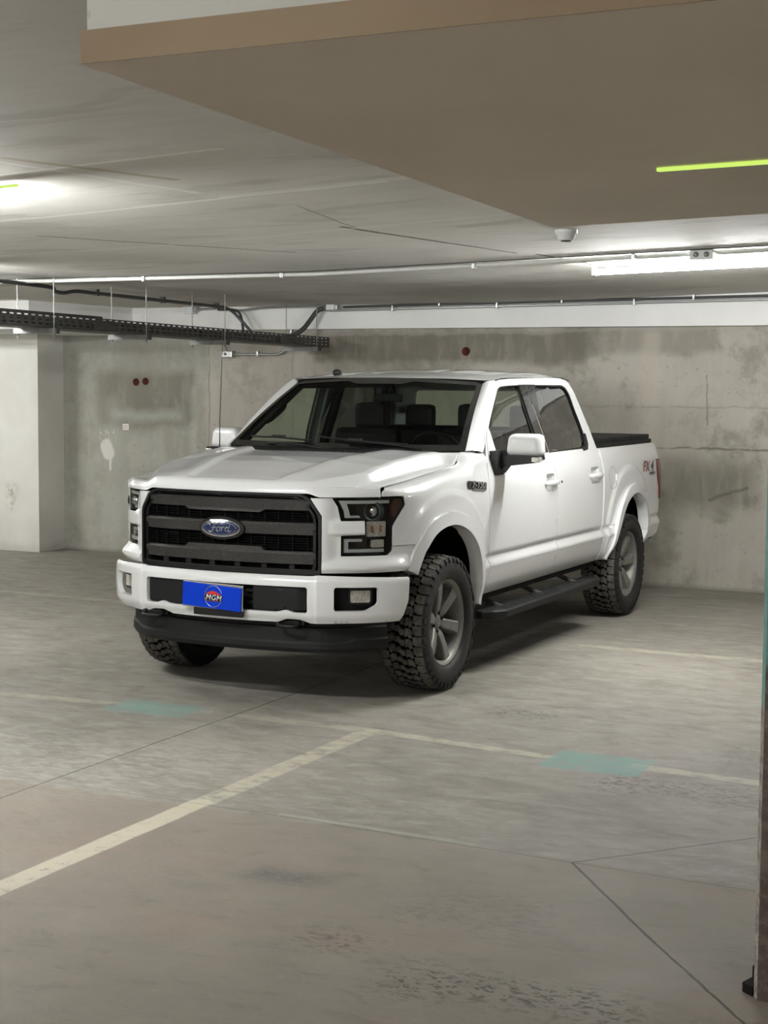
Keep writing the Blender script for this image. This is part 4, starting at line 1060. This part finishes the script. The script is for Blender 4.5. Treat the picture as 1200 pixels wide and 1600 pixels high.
# raised middle step of the lowest bar and lowered middle of the top one
V = [];
def strip(x0, x1, z0, z1, sl, off, mat, name):
    n = 16; V = []
    for i in range(n + 1):
        for k, z in enumerate((z0, z1)):
            xx0, xx1 = (x0, x1) if k == (0 if sl > 0 else 1) else (x0 + abs(sl), x1 - abs(sl))
            x = xx0 + (xx1 - xx0) * i / n; V += [(x, float(gy(x)) - off, z), (x, float(gy(x)) + .03, z)]
    F = []
    for i in range(n):
        a = i * 4; F += [(a, a + 4, a + 6, a + 2), (a + 2, a + 6, a + 7, a + 3), (a + 1, a + 5, a + 4, a)]
    F += [(0, 2, 3, 1), (n * 4, n * 4 + 1, n * 4 + 3, n * 4 + 2)]
    return mk(name, V, F, mat, grille)
strip(-.27, .27, .903, .928, .028, .007, M_BARM, 'grille_bar_step')
strip(-.27, .27, 1.124, 1.142, -.028, .007, M_BARM, 'grille_bar_step')
for zs_, half in ([1.118, 1.104, 1.090, 1.077], .56), ([.990, .976, .962, .948, .933, .919], .56):
    for z in zs_:
        n = 24; V = []
        for i in range(n + 1):
            x = -half + 2 * half * i / n
            V += [(x, float(gy(x)) + .028, z - .002), (x, float(gy(x)) + .012, z), (x, float(gy(x)) + .028, z + .004)]
        F = [f for i in range(n) for f in ((i * 3, i * 3 + 3, i * 3 + 4, i * 3 + 1), (i * 3 + 1, i * 3 + 4, i * 3 + 5, i * 3 + 2))]
        mk('grille_slat', V, F, M_BLK, grille)
for k in range(-6, 7):
    x = k * .085
    for z0, z1 in ((1.07, 1.135), (.905, .998)): MB().box(x - .0015, x + .0015, float(gy(x)) + .02, float(gy(x)) + .05, z0, z1).obj('grille_strut', M_BLK, grille)
    if k % 2: MB().box(x - .018, x + .018, float(gy(x)) + .012, float(gy(x)) + .05, .800, .836).obj('grille_post', M_BLK, grille)
n = 30; V = []
for i in range(n + 1):
    x = -.575 + 1.15 * i / n
    V += [(x, float(gy(x)) - .012, .782), (x, float(gy(x)) - .016, .806), (x, float(gy(x)) + .04, .812)]
mk('grille_sill', V, [f for i in range(n) for f in ((i * 3, i * 3 + 3, i * 3 + 4, i * 3 + 1), (i * 3 + 1, i * 3 + 4, i * 3 + 5, i * 3 + 2))], M_GLOSSK, grille)
# emblem
def ellp(rx, rz, c=(0, 1.0245), n=48): return [(c[0] + rx * math.cos(2 * PI * i / n), c[1] + rz * math.sin(2 * PI * i / n)) for i in range(n)]
fl = lambda y: (lambda u, v: np.stack([u, np.full_like(u, y), v], 1))
dome = lambda y0, k: (lambda u, v: np.stack([u, y0 - k * (1 - np.clip((u / .125) ** 2 + ((v - 1.0245) / .05) ** 2, 0, 1)), v], 1))
MB().prism(ellp(.150, .066), -.992, -.955, 'y').obj('emblem_base', M_BLK, grille)
em = panel('emblem', ellp(.130, .051), [], dome(-1.000, .006), .02, M_CHROME, grille, .012)[0]
panel('emblem_field', ellp(.118, .0425), [], dome(-1.003, .006), .02, M_NAVY, em, 0)
panel('emblem_line', ellp(.108, .0365), [ellp(.1055, .0345)], dome(-1.0045, .006), .02, M_SILV, em, 0)

# ---- lettering helper
def text(name, s, size, mat, parent, loc, rot, shear=0.0, ext=.001, spacing=1.0, sx=1.0, bold=0.0):
    c = bpy.data.curves.new(name, 'FONT'); c.body = s; c.size = size; c.shear = shear; c.extrude = ext; c.align_x = 'CENTER'; c.align_y = 'CENTER'; c.space_character = spacing
    c.offset = bold
    o = bpy.data.objects.new(name, c); COL.objects.link(o)
    dg = bpy.context.evaluated_depsgraph_get(); me = bpy.data.meshes.new_from_object(o.evaluated_get(dg))
    M = Matrix.Translation(Vector(loc)) @ rot.to_4x4() @ Matrix.Diagonal((sx, 1, 1, 1))
    me.transform(M); bpy.data.objects.remove(o)
    me.materials.clear(); me.materials.append(mat)
    q = bpy.data.objects.new(name, me); COL.objects.link(q); q.parent = parent; return q
RF = Matrix(((1, 0, 0), (0, 0, -1), (0, 1, 0)))          # faces -Y
RS = Matrix(((0, 0, 1), (1, 0, 0), (0, 1, 0)))           # faces +X, reads towards +Y
# script lettering drawn as strokes
def stroke(m, pts, r, ox, oz, k, y):
    P = crv([(a, b) for a, b in pts], 5) if len(pts) > 2 else pts
    m.tube([(ox + a * k, y, oz + b * k) for a, b in P], r, 6)
m_ = MB(); K = .0105; Z0 = 1.0245; yy = -1.0085
stroke(m_, [(-6.6, 1.2), (-6.9, 2.2), (-5.6, 2.9), (-3.5, 2.4), (-1.2, 2.9)], .0032, .004, Z0, K, yy)
stroke(m_, [(-3.6, 2.4), (-4.3, .4), (-5.2, -1.6), (-6.6, -2.3), (-7.4, -1.4)], .0034, .004, Z0, K, yy)
stroke(m_, [(-5.9, .1), (-4.3, .3), (-2.6, .3)], .0026, .004, Z0, K, yy)
stroke(m_, [(-1.4, .7), (-2.5, -.3), (-2.2, -1.6), (-1.0, -1.6), (-.3, -.4), (-1.0, .7), (-1.6, .5)], .0027, .004, Z0, K, yy)
stroke(m_, [(-.5, .2), (.6, .6), (1.0, .3), (.5, -1.7)], .0027, .004, Z0, K, yy)
stroke(m_, [(.8, -.4), (1.7, .7), (2.6, .5)], .0027, .004, Z0, K, yy)
stroke(m_, [(5.0, .5), (3.8, .6), (3.0, -.6), (3.4, -1.6), (4.5, -1.3), (5.3, 0)], .0027, .004, Z0, K, yy)
stroke(m_, [(6.4, 2.7), (5.4, .4), (4.9, -1.3), (5.6, -1.8), (6.8, -1.0)], .0029, .004, Z0, K, yy)
m_.obj('emblem_lettering', M_SILV, em)

# ---- front bumper
def bump_(s, v):
    a = np.abs(s); c = .5905
    off = -.022 * smooth(.735, .775, v) ** 1.5 - .020 * (1 - smooth(.50, .545, v)) - .006 * np.abs(v - .64) / .13
    off = off + .011 * np.clip((a - .586) / .009, 0, 1) * (1 - smooth(.62, .95, a))
    X, Y = pl(CM, SM_, s, off); return np.stack([X, Y, v], 1)
# half width in arc length of the bumper end
SE = float(np.interp(-.635, CM[:, 1], SM_))
lowL = [(-SE, .505), (-.62, .500), (-.56, .500), (-.50, .520), (-.42, .523), (-.36, .500), (-.0, .497), (.36, .500), (.42, .523), (.50, .520), (.56, .500), (.62, .500), (SE, .505)]
out = lowL + [(SE + .045, .62), (SE + .06, .757), (.60, .776), (.575, .770), (-.575, .770), (-.60, .776), (-SE - .06, .757), (-SE - .045, .62)]
hole = rnd([(-.545, .560), (-.46, .560), (-.42, .576), (-.36, .560), (.36, .560), (.42, .576), (.46, .560), (.545, .560), (.545, .708), (-.545, .708)], .018)
def foghole(sg):
    # arc position for measured x
    sx = lambda x: float(np.interp(x, CM[:, 0], SM_))
    P = [(sx(.682), .574), (sx(.84), .574), (sx(.893), .610), (sx(.893), .708), (sx(.682), .710)]
    return [(sg * a, b) for a, b in P], sx
fh, sx = foghole(1)
bumper = panel('front_bumper', rnd(out, .012, 3), [hole, rnd(fh, .018), rnd([(-a, b) for a, b in fh], .018)], bump_, .016, M_BODY, truck, .03, rows=(.505, .52, .535, .735, .75, .765), cols=(.586, .595, -.586, -.595))[0]
mb_ = lambda off: (lambda s, v: np.stack([*pl(CM, SM_, s, off), v], 1))
for sg in (1, -1):
    f_ = panel('fog_lamp', rnd([(sg * a, b) for a, b in [(sx(.672), .564), (sx(.85), .564), (sx(.903), .604), (sx(.903), .718), (sx(.672), .720)]], .018), [], mb_(-.085), .04, M_BLKT, truck, 0, flip=False)[0]
    a0, a1 = (sx(.765), sx(.872))
    bz = [(sg * a, b) for a, b in [(a0 - .012, .604), (a1 + .006, .604), (a1 + .012, .70), (a0 - .012, .70)]]
    panel('fog_bezel', rnd(bz, .02), [], mb_(-.048), .03, M_BLK, f_, .03)
    panel('fog_lens', rnd([(sg * a, b) for a, b in [(a0 + .002, .618), (a1 - .008, .618), (a1 - .006, .686), (a0 + .002, .686)]], .01), [], mb_(-.045), .03, M_WLENS, f_, .006)
# dark backing and the two block-off covers of the middle opening
panel('bumper_opening', [(-.57, .545), (.57, .545), (.57, .72), (-.57, .72)], [], mb_(-.075), .06, M_DARK, truck, 0)
for a, b in ((-.536, -.262), (.205, .536)):
    P = rnd([(a, .566), (b, .566 if b < 0 else .572), (b, .700), (a, .702)], .012)
    c_ = .5 * (a + b)
    panel('bumper_insert', P, [], lambda s, v, a=a, b=b: np.stack([*pl(CM, SM_, s, -.018 - .020 * smooth(.0, .04, (s - (b - .05)) if b > .3 else -(s - (a + .0)) * 0 - 0 + (0 * s))), v], 1), .02, M_BLKT, truck, .05)
m_ = MB()
for z in (.60, .635, .67):
    for a, b in ((-.26, -.235), (.135, .205)): m_.box(a, b, -1.0 + .05, -1.0 + .09, z - .010, z + .010, .004)
m_.obj('opening_rib', M_BLKT, truck)

# ---- licence board, tilted a little about the view axis as in the photo
Rt = Matrix.Rotation(0.052, 4, 'Y')
PT = Matrix.Translation((-.035, -1.04, .628)) @ Rt
plate = MB().box(-.197, .197, -.003, .003, -.066, .070, .0015, M=PT).obj('licence_board', M_BLUE, truck); plate['label'] = 'blue board with a round logo'
fr = MB(); z0, z1 = .068, .075
fr.box(-.20, .205, -.001, .006, -.069, .079, .002, M=Matrix.Translation((-.035, -1.035, .628)) @ Matrix.Rotation(.025, 4, 'Y')); fr.obj('plate_frame', M_SILV, truck)
MB().box(-.165, .165, -1.032, -1.012, .518, .562, .006).box(-.14, -.10, -1.035, -1.03, .535, .545, .002).box(.09, .13, -1.035, -1.03, .535, .545, .002).obj('plate_bracket', M_BLK, truck)
def onp(P): return PT @ Vector(P)
def ring(rx, rz, r, a0, a1, cx, cz, y, n=36): return [tuple(onp((cx + rx * math.cos(a0 + (a1 - a0) * i / n), y, cz + rz * math.sin(a0 + (a1 - a0) * i / n)))) for i in range(n + 1)]
cx_, cz_ = .012, .004
MB().tube(ring(.058, .062, 0, .35, PI - .0, cx_, cz_, -.0035), .0020, 6).tube(ring(.058, .062, 0, PI + .15, 2 * PI - .35, cx_, cz_, -.0035), .0020, 6).obj('logo_ring', M_SILV, plate)
car = [(-.052, .011), (-.036, .021), (-.018, .030), (.010, .031), (.030, .022), (.054, .012), (.040, .0105), (-.02, .0105)]
MB().prism([(cx_ + a, cz_ + b) for a, b in car], -.0042, -.0034, 'y').obj('logo_car', simple('red_print_bright', (.55, .03, .02), .35), plate)
for c in plate.children:
    if c.name.startswith('logo_car'): c.data.transform(PT)
MB().prism([(cx_ - .064, cz_ - .026), (cx_ + .058, cz_ - .026), (cx_ + .064, cz_ + .010), (cx_ - .058, cz_ + .010)], -.0039, -.0034, 'y').obj('logo_band', M_BLK, plate).data.transform(PT)
text('logo_lettering', 'MGM', .043, M_WHT, plate, tuple(onp((cx_ + .001, -.0046, cz_ - .008))), (Rt.to_3x3() @ RF), shear=.2, ext=.0004, sx=1.04, bold=.0001, spacing=1.08)
MB().prism([(cx_ - .04, cz_ - .030), (cx_ + .042, cz_ - .028), (cx_ + .03, cz_ - .024), (cx_ - .045, cz_ - .025)], -.0043, -.0038, 'y').obj('logo_stripe', M_REDP, plate).data.transform(PT)

# ---- air dam and tow hooks
def dam(off, z):
    return lambda u: None
V = []; nU = 49
prof = [(-.055, .520), (-.050, .470), (-.035, .462), (-.030, .385), (-.022, .372), (-.020, .345), (-.028, .322), (-.06, .318)]
for i in range(nU):
    u = -1 + 2 * i / (nU - 1); s_ = u * 1.03
    cut = .0
    for off, z in prof:
        X, Y = pl(CB, SB, np.array([s_]), off - .01); zz = z + (.02 * smooth(.72, .80, abs(u)) if z in (.372, .385) else 0) + .012 * smooth(.7, 1, abs(u)) * (z < .34)
        V.append((X[0], Y[0], zz))
nP = len(prof); F = [(i * nP + k, i * nP + k + 1, (i + 1) * nP + k + 1, (i + 1) * nP + k) for i in range(nU - 1) for k in range(nP - 1)]
F = [f[::-1] for f in F]
mk('air_dam', V, F, M_BLKT, truck, False)
for x in (-.50, .42):
    MB().tube(crv([(x - .06, -.90, .515), (x - .062, -.965, .487), (x - .03, -.985, .482), (x + .03, -.985, .482), (x + .062, -.965, .487), (x + .06, -.90, .515)], 4), .011, 8).box(x - .09, x + .09, -.93, -.88, .482, .51, .008).obj('tow_hook', M_BLK, truck)

# ---- badges
b_ = MB().box(0, .008, 0, .30, 0, .052, .004, M=Matrix.Translation((.993, .285, 1.212)) @ Matrix.Rotation(-.085, 4, 'X') @ Matrix.Rotation(0, 4, 'Z')).obj('fender_badge', M_GLOSSK, [o for o in truck.children if o.name.startswith('front_fender')][0])
text('badge_lettering', 'F-150', .058, M_CHROME, b_, (1.006, .44, 1.230), Matrix.Rotation(-.085, 3, 'X') @ RS, shear=.25, ext=.003, sx=1.55, bold=.0012)
MB().box(0, .003, 0, .20, 0, .010, M=Matrix.Translation((1.002, .36, 1.203)) @ Matrix.Rotation(-.085, 4, 'X')).obj('badge_underline', M_SILV, b_)
text('decal_lettering', 'FX', .128, M_REDP, bs[0], (1.006, 4.075, 1.188), RS, shear=.12, ext=.0008, sx=1.2, bold=.001)
text('decal_lettering', '4', .128, M_GRYP, bs[0], (1.0055, 4.245, 1.186), RS, shear=.12, ext=.0008, sx=1.15, bold=.002)
text('decal_lettering', 'OFF ROAD', .030, M_GRYP, bs[0], (1.010, 4.235, 1.128), RS, shear=.12, ext=.0008, sx=1.0, bold=.001)

# ---- mirrors
for sd in (1, -1):
    bm = bmesh.new(); bmesh.ops.create_cube(bm, size=1)
    for v in bm.verts:
        x = 1.134 + v.co.x * .262; y = .915 + v.co.y * .13; z = 1.468 + v.co.z * .156
        if v.co.z > 0: x = 1.134 + v.co.x * .232; y += .01
        if v.co.y < 0: x = 1.134 + (x - 1.134) * .90; z = 1.468 + (z - 1.468) * .90
        if v.co.x > 0 and v.co.y < 0: y += .035
        v.co = (x, y, z)
    bmesh.ops.bevel(bm, geom=bm.edges[:], offset=.042, segments=5, affect='EDGES', profile=.55)
    if sd < 0:
        for v in bm.verts: v.co.x *= -1
        bmesh.ops.reverse_faces(bm, faces=bm.faces)
    cap = mk('side_mirror', [v.co[:] for v in bm.verts], [[v.index for v in f.verts] for f in bm.faces], M_BODY, truck, True); bm.free()
    m_ = MB().prism([(.940, 1.275), (.975, 1.275), (1.02, 1.33), (1.215, 1.355), (1.255, 1.378), (1.25, 1.405), (1.03, 1.405), (.985, 1.43), (.935, 1.43)], .84, .96, 'y')
    m_.prism([(.76 + .0, 1.275), (.88, 1.275), (.90, 1.43), (.775, 1.43)], .935, 1.0, 'x')
    V = [(sd * x, y, z) for x, y, z in m_.V]
    mk('mirror_arm', V, [f if sd > 0 else f[::-1] for f in m_.F], M_BLK, cap, False)
    V = MB().box(1.205, 1.258, .832, .90, 1.363, 1.396, .010); mk('mirror_lamp', [(sd * x, y, z) for x, y, z in V.V], V.F, M_WLENS, cap, V.S)
    V = MB().box(1.03, 1.24, .978, .984, 1.40, 1.53, .002); mk('mirror_glass', [(sd * x, y, z) for x, y, z in V.V], V.F, M_CHROME, cap, V.S)
    # white triangular sail in front of the door glass
    panel('mirror_sail', [(.752, 1.405), (.90, 1.395), (.888, 1.46), (.872, 1.585), (.835, 1.56), (.79, 1.50)], [], sideo(.006), .04, M_BODY, doors[0 if sd > 0 else 1], .006, sides=(sd,))

# ---- running boards
for sd in (1, -1):
    m_ = MB(); pr = [(.90, .352), (1.045, .345), (1.066, .352), (1.068, .392), (1.055, .402), (.90, .400)]
    ysr = [(.66, .90, -.12), (.70, 1.0, -.05), (.80, 1.0, 0), (2.70, 1.0, 0), (2.78, 1.0, -.04), (2.80, .98, -.07)]
    V = []
    for y, k, dx in ysr:
        for x, z in pr: V.append(((x if x < .91 else x + dx) * sd, y, .377 + (z - .377) * k))
    F = [(j * 6 + i, j * 6 + (i + 1) % 6, (j + 1) * 6 + (i + 1) % 6, (j + 1) * 6 + i) for j in range(len(ysr) - 1) for i in range(6)] + [tuple(range(6))[::-1], tuple(range(30, 36))]
    if sd < 0: F = [f[::-1] for f in F]
    rb = mk('running_board', V, F, M_BLKT, truck)
    m_ = MB()
    for k in range(44):
        y = .86 + k * .042
        for x, dy in ((.925, 0), (.965, .02), (1.005, 0), (1.038, .02)): m_.ell((x * sd, y + dy, .400), (.012, .007, .006), 6)
    m_.obj('tread_stud', M_BLK, rb)
    m_ = MB()
    for y in (1.0, 1.75, 2.5): m_.tube([(.70 * sd, y, .47), (.95 * sd, y, .385)], .018, 8)
    m_.obj('step_bracket', M_CONDK, rb)

# ---- tonneau cover, tailgate, rear bumper, bed inside
tn = MB(); yb = [2.99, 3.48, 3.97, 4.475]
for a, b in zip(yb, yb[1:]): tn.box(-.905, .905, a + .004, b - .004, 1.405, 1.447, .008)
tn.box(-.925, .925, 2.99, 4.475, 1.374, 1.408, .006); tn.obj('tonneau_cover', M_BLKT, truck)
MB().box(-.90, .90, 4.49, 4.53, .66, 1.36, .012).obj('tailgate', M_BODY, truck)
MB().box(-.93, .93, 4.50, 4.655, .60, .76, .03).obj('rear_bumper', M_BODY, truck)
MB().box(-.92, .92, 4.48, 4.645, .765, .80, .01).box(-.90, .90, 4.40, 4.62, .54, .60, .01).obj('bumper_step', M_BLK, truck)
MB().box(-.90, .90, 3.0, 4.48, .70, .76).box(-.90, .90, 3.0, 3.03, .70, 1.37).obj('cargo_bed', M_DARK, truck)

# ---- underbody
u_ = MB().box(-.62, .62, -.68, 4.35, .50, .58).box(-.93, .93, .60, 2.95, .47, .53).box(-.62, .62, -.80, .45, .55, 1.18).box(-.86, .86, .40, .48, .55, 1.38)
u_.box(-.50, -.40, -.80, 4.5, .42, .56).box(.40, .50, -.80, 4.5, .42, .56).box(-.60, .60, -.86, -.80, .50, .76)
u_.obj('chassis', M_DARK, truck)
MB().tube([(-.72, 0, .42), (.72, 0, .42)], .035, 10).tube([(-.72, 3.655, .42), (.72, 3.655, .42)], .045, 10).ell((.0, 3.655, .42), (.16, .14, .14), 12).tube([(-.35, .2, .40), (-.35, 3.4, .45)], .035, 8).obj('axle', M_DARK, truck)

# ---- interior
it = MB().box(-.80, .80, .62, .95, 1.22, 1.34, .05).box(-.80, .80, .50, .66, 1.0, 1.385, .03).box(-.14, .14, .9, 2.0, .80, 1.05, .04).box(-.88, .88, .6, 2.9, .56, .60)
it.box(.18, .62, .72, .98, 1.30, 1.40, .05)
dash = it.obj('dashboard', M_INT, truck)
def seat(x, y, w_, hr=True, hz=1.60):
    b = MB().box(x - w_ / 2, x + w_ / 2, y - .52, y, .84, .98, .05).obj('seat', M_INT, truck)
    MB().box(-w_ / 2, w_ / 2, -.06, .06, 0, .62, .055, M=Matrix.Translation((x, y, .93)) @ Matrix.Rotation(-.20, 4, 'X')).obj('seat_back', M_INT, b)
    for hx in ([x] if hr is True else hr):
        MB().box(hx - .125, hx + .125, y + .11, y + .20, hz - .04, hz + .16, .044).tube([(hx - .05, y + .15, hz - .1), (hx - .05, y + .15, hz)], .006, 6).tube([(hx + .05, y + .15, hz - .1), (hx + .05, y + .15, hz)], .006, 6).obj('headrest', M_INT, b)
seat(-.40, 1.60, .52, hz=1.56); seat(.42, 1.62, .52, hz=1.56); seat(0, 2.52, 1.34, [-.42, .03, .46], hz=1.54)
st = MB(); Mr = Matrix.Translation((.42, 1.13, 1.37)) @ Matrix.Rotation(-1.05, 4, 'X')
st.tube([tuple(Mr @ Vector((.19 * math.cos(a), .19 * math.sin(a), 0))) for a in [2 * PI * i / 28 for i in range(29)]], .014, 8)
st.tube([tuple(Mr @ Vector((-.18, 0, 0))), tuple(Mr @ Vector((.18, 0, 0)))], .018, 6).tube([tuple(Mr @ Vector((0, 0, -.25))), tuple(Mr @ Vector((0, 0, .02)))], .05, 10)
st.obj('steering_wheel', M_INT, truck)
MB().box(-.02, .20, 1.0, 1.03, 1.735, 1.79, .012).tube([(.09, 1.02, 1.79), (.09, 1.10, 1.86)], .01, 6).obj('rear_view_mirror', M_INT, truck)
MB().tube(crv([(-.855, .93, 1.60), (-.80, .93, 1.59), (-.745, 1.05, 1.68), (-.775, 1.12, 1.74)], 5), .016, 8).obj('grab_handle', M_INT, truck)
# dark trim inside the pillars and roof
t_ = MB()
for sd in (1, -1):
    t_.tube([(sd * .89, .62, 1.40), (sd * .80, .86, 1.60), (sd * .72, 1.25, 1.845)], .035, 6)
    t_.tube([(sd * .88, 1.87, 1.33), (sd * .80, 1.90, 1.62), (sd * .73, 1.90, 1.84)], .04, 6)
    t_.tube([(sd * .72, 1.25, 1.85), (sd * .72, 2.70, 1.86)], .035, 6)
    t_.tube([(sd * .84, 2.86, 1.35), (sd * .75, 2.74, 1.70), (sd * .70, 2.66, 1.84)], .05, 6)
    t_.box(min(sd * .86, sd * .90), max(sd * .86, sd * .90), .64, 2.92, .6, 1.36)
t_.obj('interior_trim', M_INT, truck)
hp = [(-.72, 1.20), (.72, 1.20), (.72, 2.76), (-.72, 2.76)]
MB().prism(hp, 1.868, 1.875, 'z').obj('headliner', M_INT, truck)

# ---- wheels
R0 = .415
def tyre_mesh():
    m = MB(); c = .868
    h = .145
    prof = [(c - h + .03, .262), (c - h + .006, .285), (c - h - .004, .325), (c - h + .002, .365), (c - h + .020, .395), (c - h + .045, .4045), (c, .4075), (c + h - .045, .4045), (c + h - .020, .395), (c + h - .002, .365), (c + h + .004, .325), (c + h - .006, .285), (c + h - .03, .262)]
    prof = crv(prof, 3)
    k_ = len(m.F); m.lathe(prof, 'x', (0, 0, 0), 72)
    for i_ in range(k_, len(m.F)):
        if all(math.hypot(m.V[q][1], m.V[q][2]) > .3915 for q in m.F[i_]): m.M[i_] = 2
    def blk(poly, rin, rout, th0, zsh=0):
        # poly in (x offset, arc length) on the tread
        n = len(poly); V = []
        for lev in (0, 1):
            q = .975 if lev else 1.0; cxp = sum(p[0] for p in poly) / n; cyp = sum(p[1] for p in poly) / n
            for a, b in poly:
                a2 = cxp + (a - cxp) * q; b2 = cyp + (b - cyp) * q
                crown = .009 * (a2 / h) ** 2 + .012 * max(0, (abs(a2) - .105) / .04) ** 2
                r = (rout if lev else rin) - crown; t = th0 + b2 / R0
                V.append((c + a2, r * math.cos(t), r * math.sin(t)))
        F = [tuple(range(n, 2 * n))] + [(i, (i + 1) % n, (i + 1) % n + n, i + n) for i in range(n)]
        ar = sum(poly[i][0] * poly[(i + 1) % n][1] - poly[(i + 1) % n][0] * poly[i][1] for i in range(n))
        if ar < 0: F = [f[::-1] for f in F]
        m.add(V, F); m.M[-n - 1] = 1
    N = 40; p = 2 * PI * R0 / N
    for i in range(N):
        t = 2 * PI * i / N; j = .003 * ((i * 7) % 5 - 2) / 2
        g = .0022
        # shoulder blocks with a step
        for s in (1, -1):
            P = [(s * .081, -p / 2 + g), (s * .138, -p / 2 + g + (.004 if i % 2 else 0)), (s * .138, p / 2 - g), (s * .097, p / 2 - g), (s * .090, p / 2 - g - .010), (s * .081, p / 2 - g - .012)]
            blk(P, .395, R0, t + (0 if s > 0 else p / R0 / 2))
            # side lug
            a0 = t + (0 if s > 0 else p / R0 / 2); wd = (.018 if i % 2 else .025) / R0
            x_, x2 = c + s * .1395, c + s * .1475
            V = [];
            for tt in (a0 - wd, a0 + wd):
                for xx, rr in ((x_ - s * .004, .404), (c + s * .1455, .386), (c + s * .1485, .362 if i % 2 else .372), (c + s * .143, .362 if i % 2 else .372)):
                    V.append((xx, rr * math.cos(tt), rr * math.sin(tt)))
            F = [(0, 4, 5, 1), (1, 5, 6, 2), (2, 6, 7, 3), (0, 1, 2, 3), (4, 7, 6, 5)]
            if s < 0: F = [f[::-1] for f in F]
            m.add(V, F)
        # two intermediate zigzag rows and a centre row
        for s in (1, -1):
            P = [(s * .034, -p * .47), (s * .062, -p * .50 + g), (s * .0775, -p * .22), (s * .0775, p * .42), (s * .060, p * .46), (s * .052, p * .22), (s * .031, p * .36)]
            blk(P, .395, R0, t + (.25 if s > 0 else .75) * p / R0)
        P = [(-.029, -p * .44), (-.004, -p * .48), (.008, -p * .14), (.029, -p * .10), (.029, p * .44), (.004, p * .48), (-.008, p * .14), (-.029, p * .10)]
        blk(P, .395, R0, t)
    return m
COLR = None
def rim_mesh():
    m = MB(); c = .868; xo = .985
    # barrel
    m.lathe([(xo - .006, .262), (xo + .004, .266), (xo + .002, .256), (xo - .012, .246), (xo - .02, .238), (xo - .17, .225), (xo - .24, .235)], 'x', (0, 0, 0), 64)
    # hub disc
    m.lathe([(xo - .055, .0005), (xo - .050, .030), (xo - .052, .036), (xo - .062, .050), (xo - .070, .085), (xo - .10, .088)], 'x', (0, 0, 0), 36)
    for k in range(6):
        a = PI / 2 + k * PI / 3 + .25
        M = Matrix.Rotation(a, 4, 'X')
        # spoke along +y of its own frame, x outwards; outer face chamfered
        def S(r, w_, x): return (x, r, w_)
        st = [(.050, .030, xo - .058), (.085, .034, xo - .040), (.15, .036, xo - .024), (.215, .043, xo - .014), (.243, .050, xo - .018)]
        V = []
        for r, w_, x in st:
            V += [(x - .055, r, -w_ * 1.15), (x - .008, r, -w_ * .92), (x, r, -w_ * .70), (x, r, w_ * .70), (x - .008, r, w_ * .92), (x - .055, r, w_ * 1.15)]
        V = [M @ Vector(v) for v in V]
        F = [(j * 6 + i, j * 6 + i + 1, (j + 1) * 6 + i + 1, (j + 1) * 6 + i) for j in range(4) for i in range(5)] + [(0, 1, 2, 3, 4, 5)[::-1], (24, 25, 26, 27, 28, 29)]
        m.add(V, F)
    return m
TY = tyre_mesh(); RM = rim_mesh()
CAPM = MB().lathe([(.925, .030), (.933, .029), (.936, .022), (.934, .0005)], 'x', (0, 0, 0), 24)
LUG = MB()
for k in range(6):
    a = PI / 2 + k * PI / 3 + .25 + PI / 6
    LUG.lathe([(.915, .011), (.934, .011), (.938, .008), (.938, .0005)], 'x', (0, .058 * math.cos(a), .058 * math.sin(a)), 6, sm=False)
BRK = MB().lathe([(.78, .05), (.85, .05), (.852, .17), (.872, .172), (.874, .05), (.90, .05), (.90, .0005)], 'x', (0, 0, 0), 40)
BACK = MB().lathe([(.742, .24), (.745, .0005)], 'x', (0, 0, 0), 40)
protos = {}
for sd in (1, -1):
    a = RM.obj('wheel', M_RIM, None); t = TY.obj('tyre', [M_RUB, M_TREAD, M_GROOVE], a); cpp = CAPM.obj('centre_cap', M_RIM, a); l = LUG.obj('lug_nuts', M_BLK, a); b = BRK.obj('brake_disc', M_RIMD, a); k = BACK.obj('brake_shield', M_DARK, a)
    protos[sd] = [a, t, cpp, l, b, k]
    if sd < 0:
        for o in protos[sd]:
            co = np.empty(len(o.data.vertices) * 3); o.data.vertices.foreach_get('co', co); co = co.reshape(-1, 3); co[:, 0] *= -1; o.data.vertices.foreach_set('co', co.ravel()); o.data.flip_normals()
for sd in (1, -1):
    for i, y in enumerate((0, 3.655)):
        if i == 0: root = protos[sd][0]
        else:
            root = protos[sd][0].copy(); COL.objects.link(root)
            for q in protos[sd][1:]:
                c = q.copy(); COL.objects.link(c); c.parent = root
        root.parent = truck; root.location = (0, y, R0 + .001); root.rotation_euler = (.0 if i == 0 else .35, 0, 0)
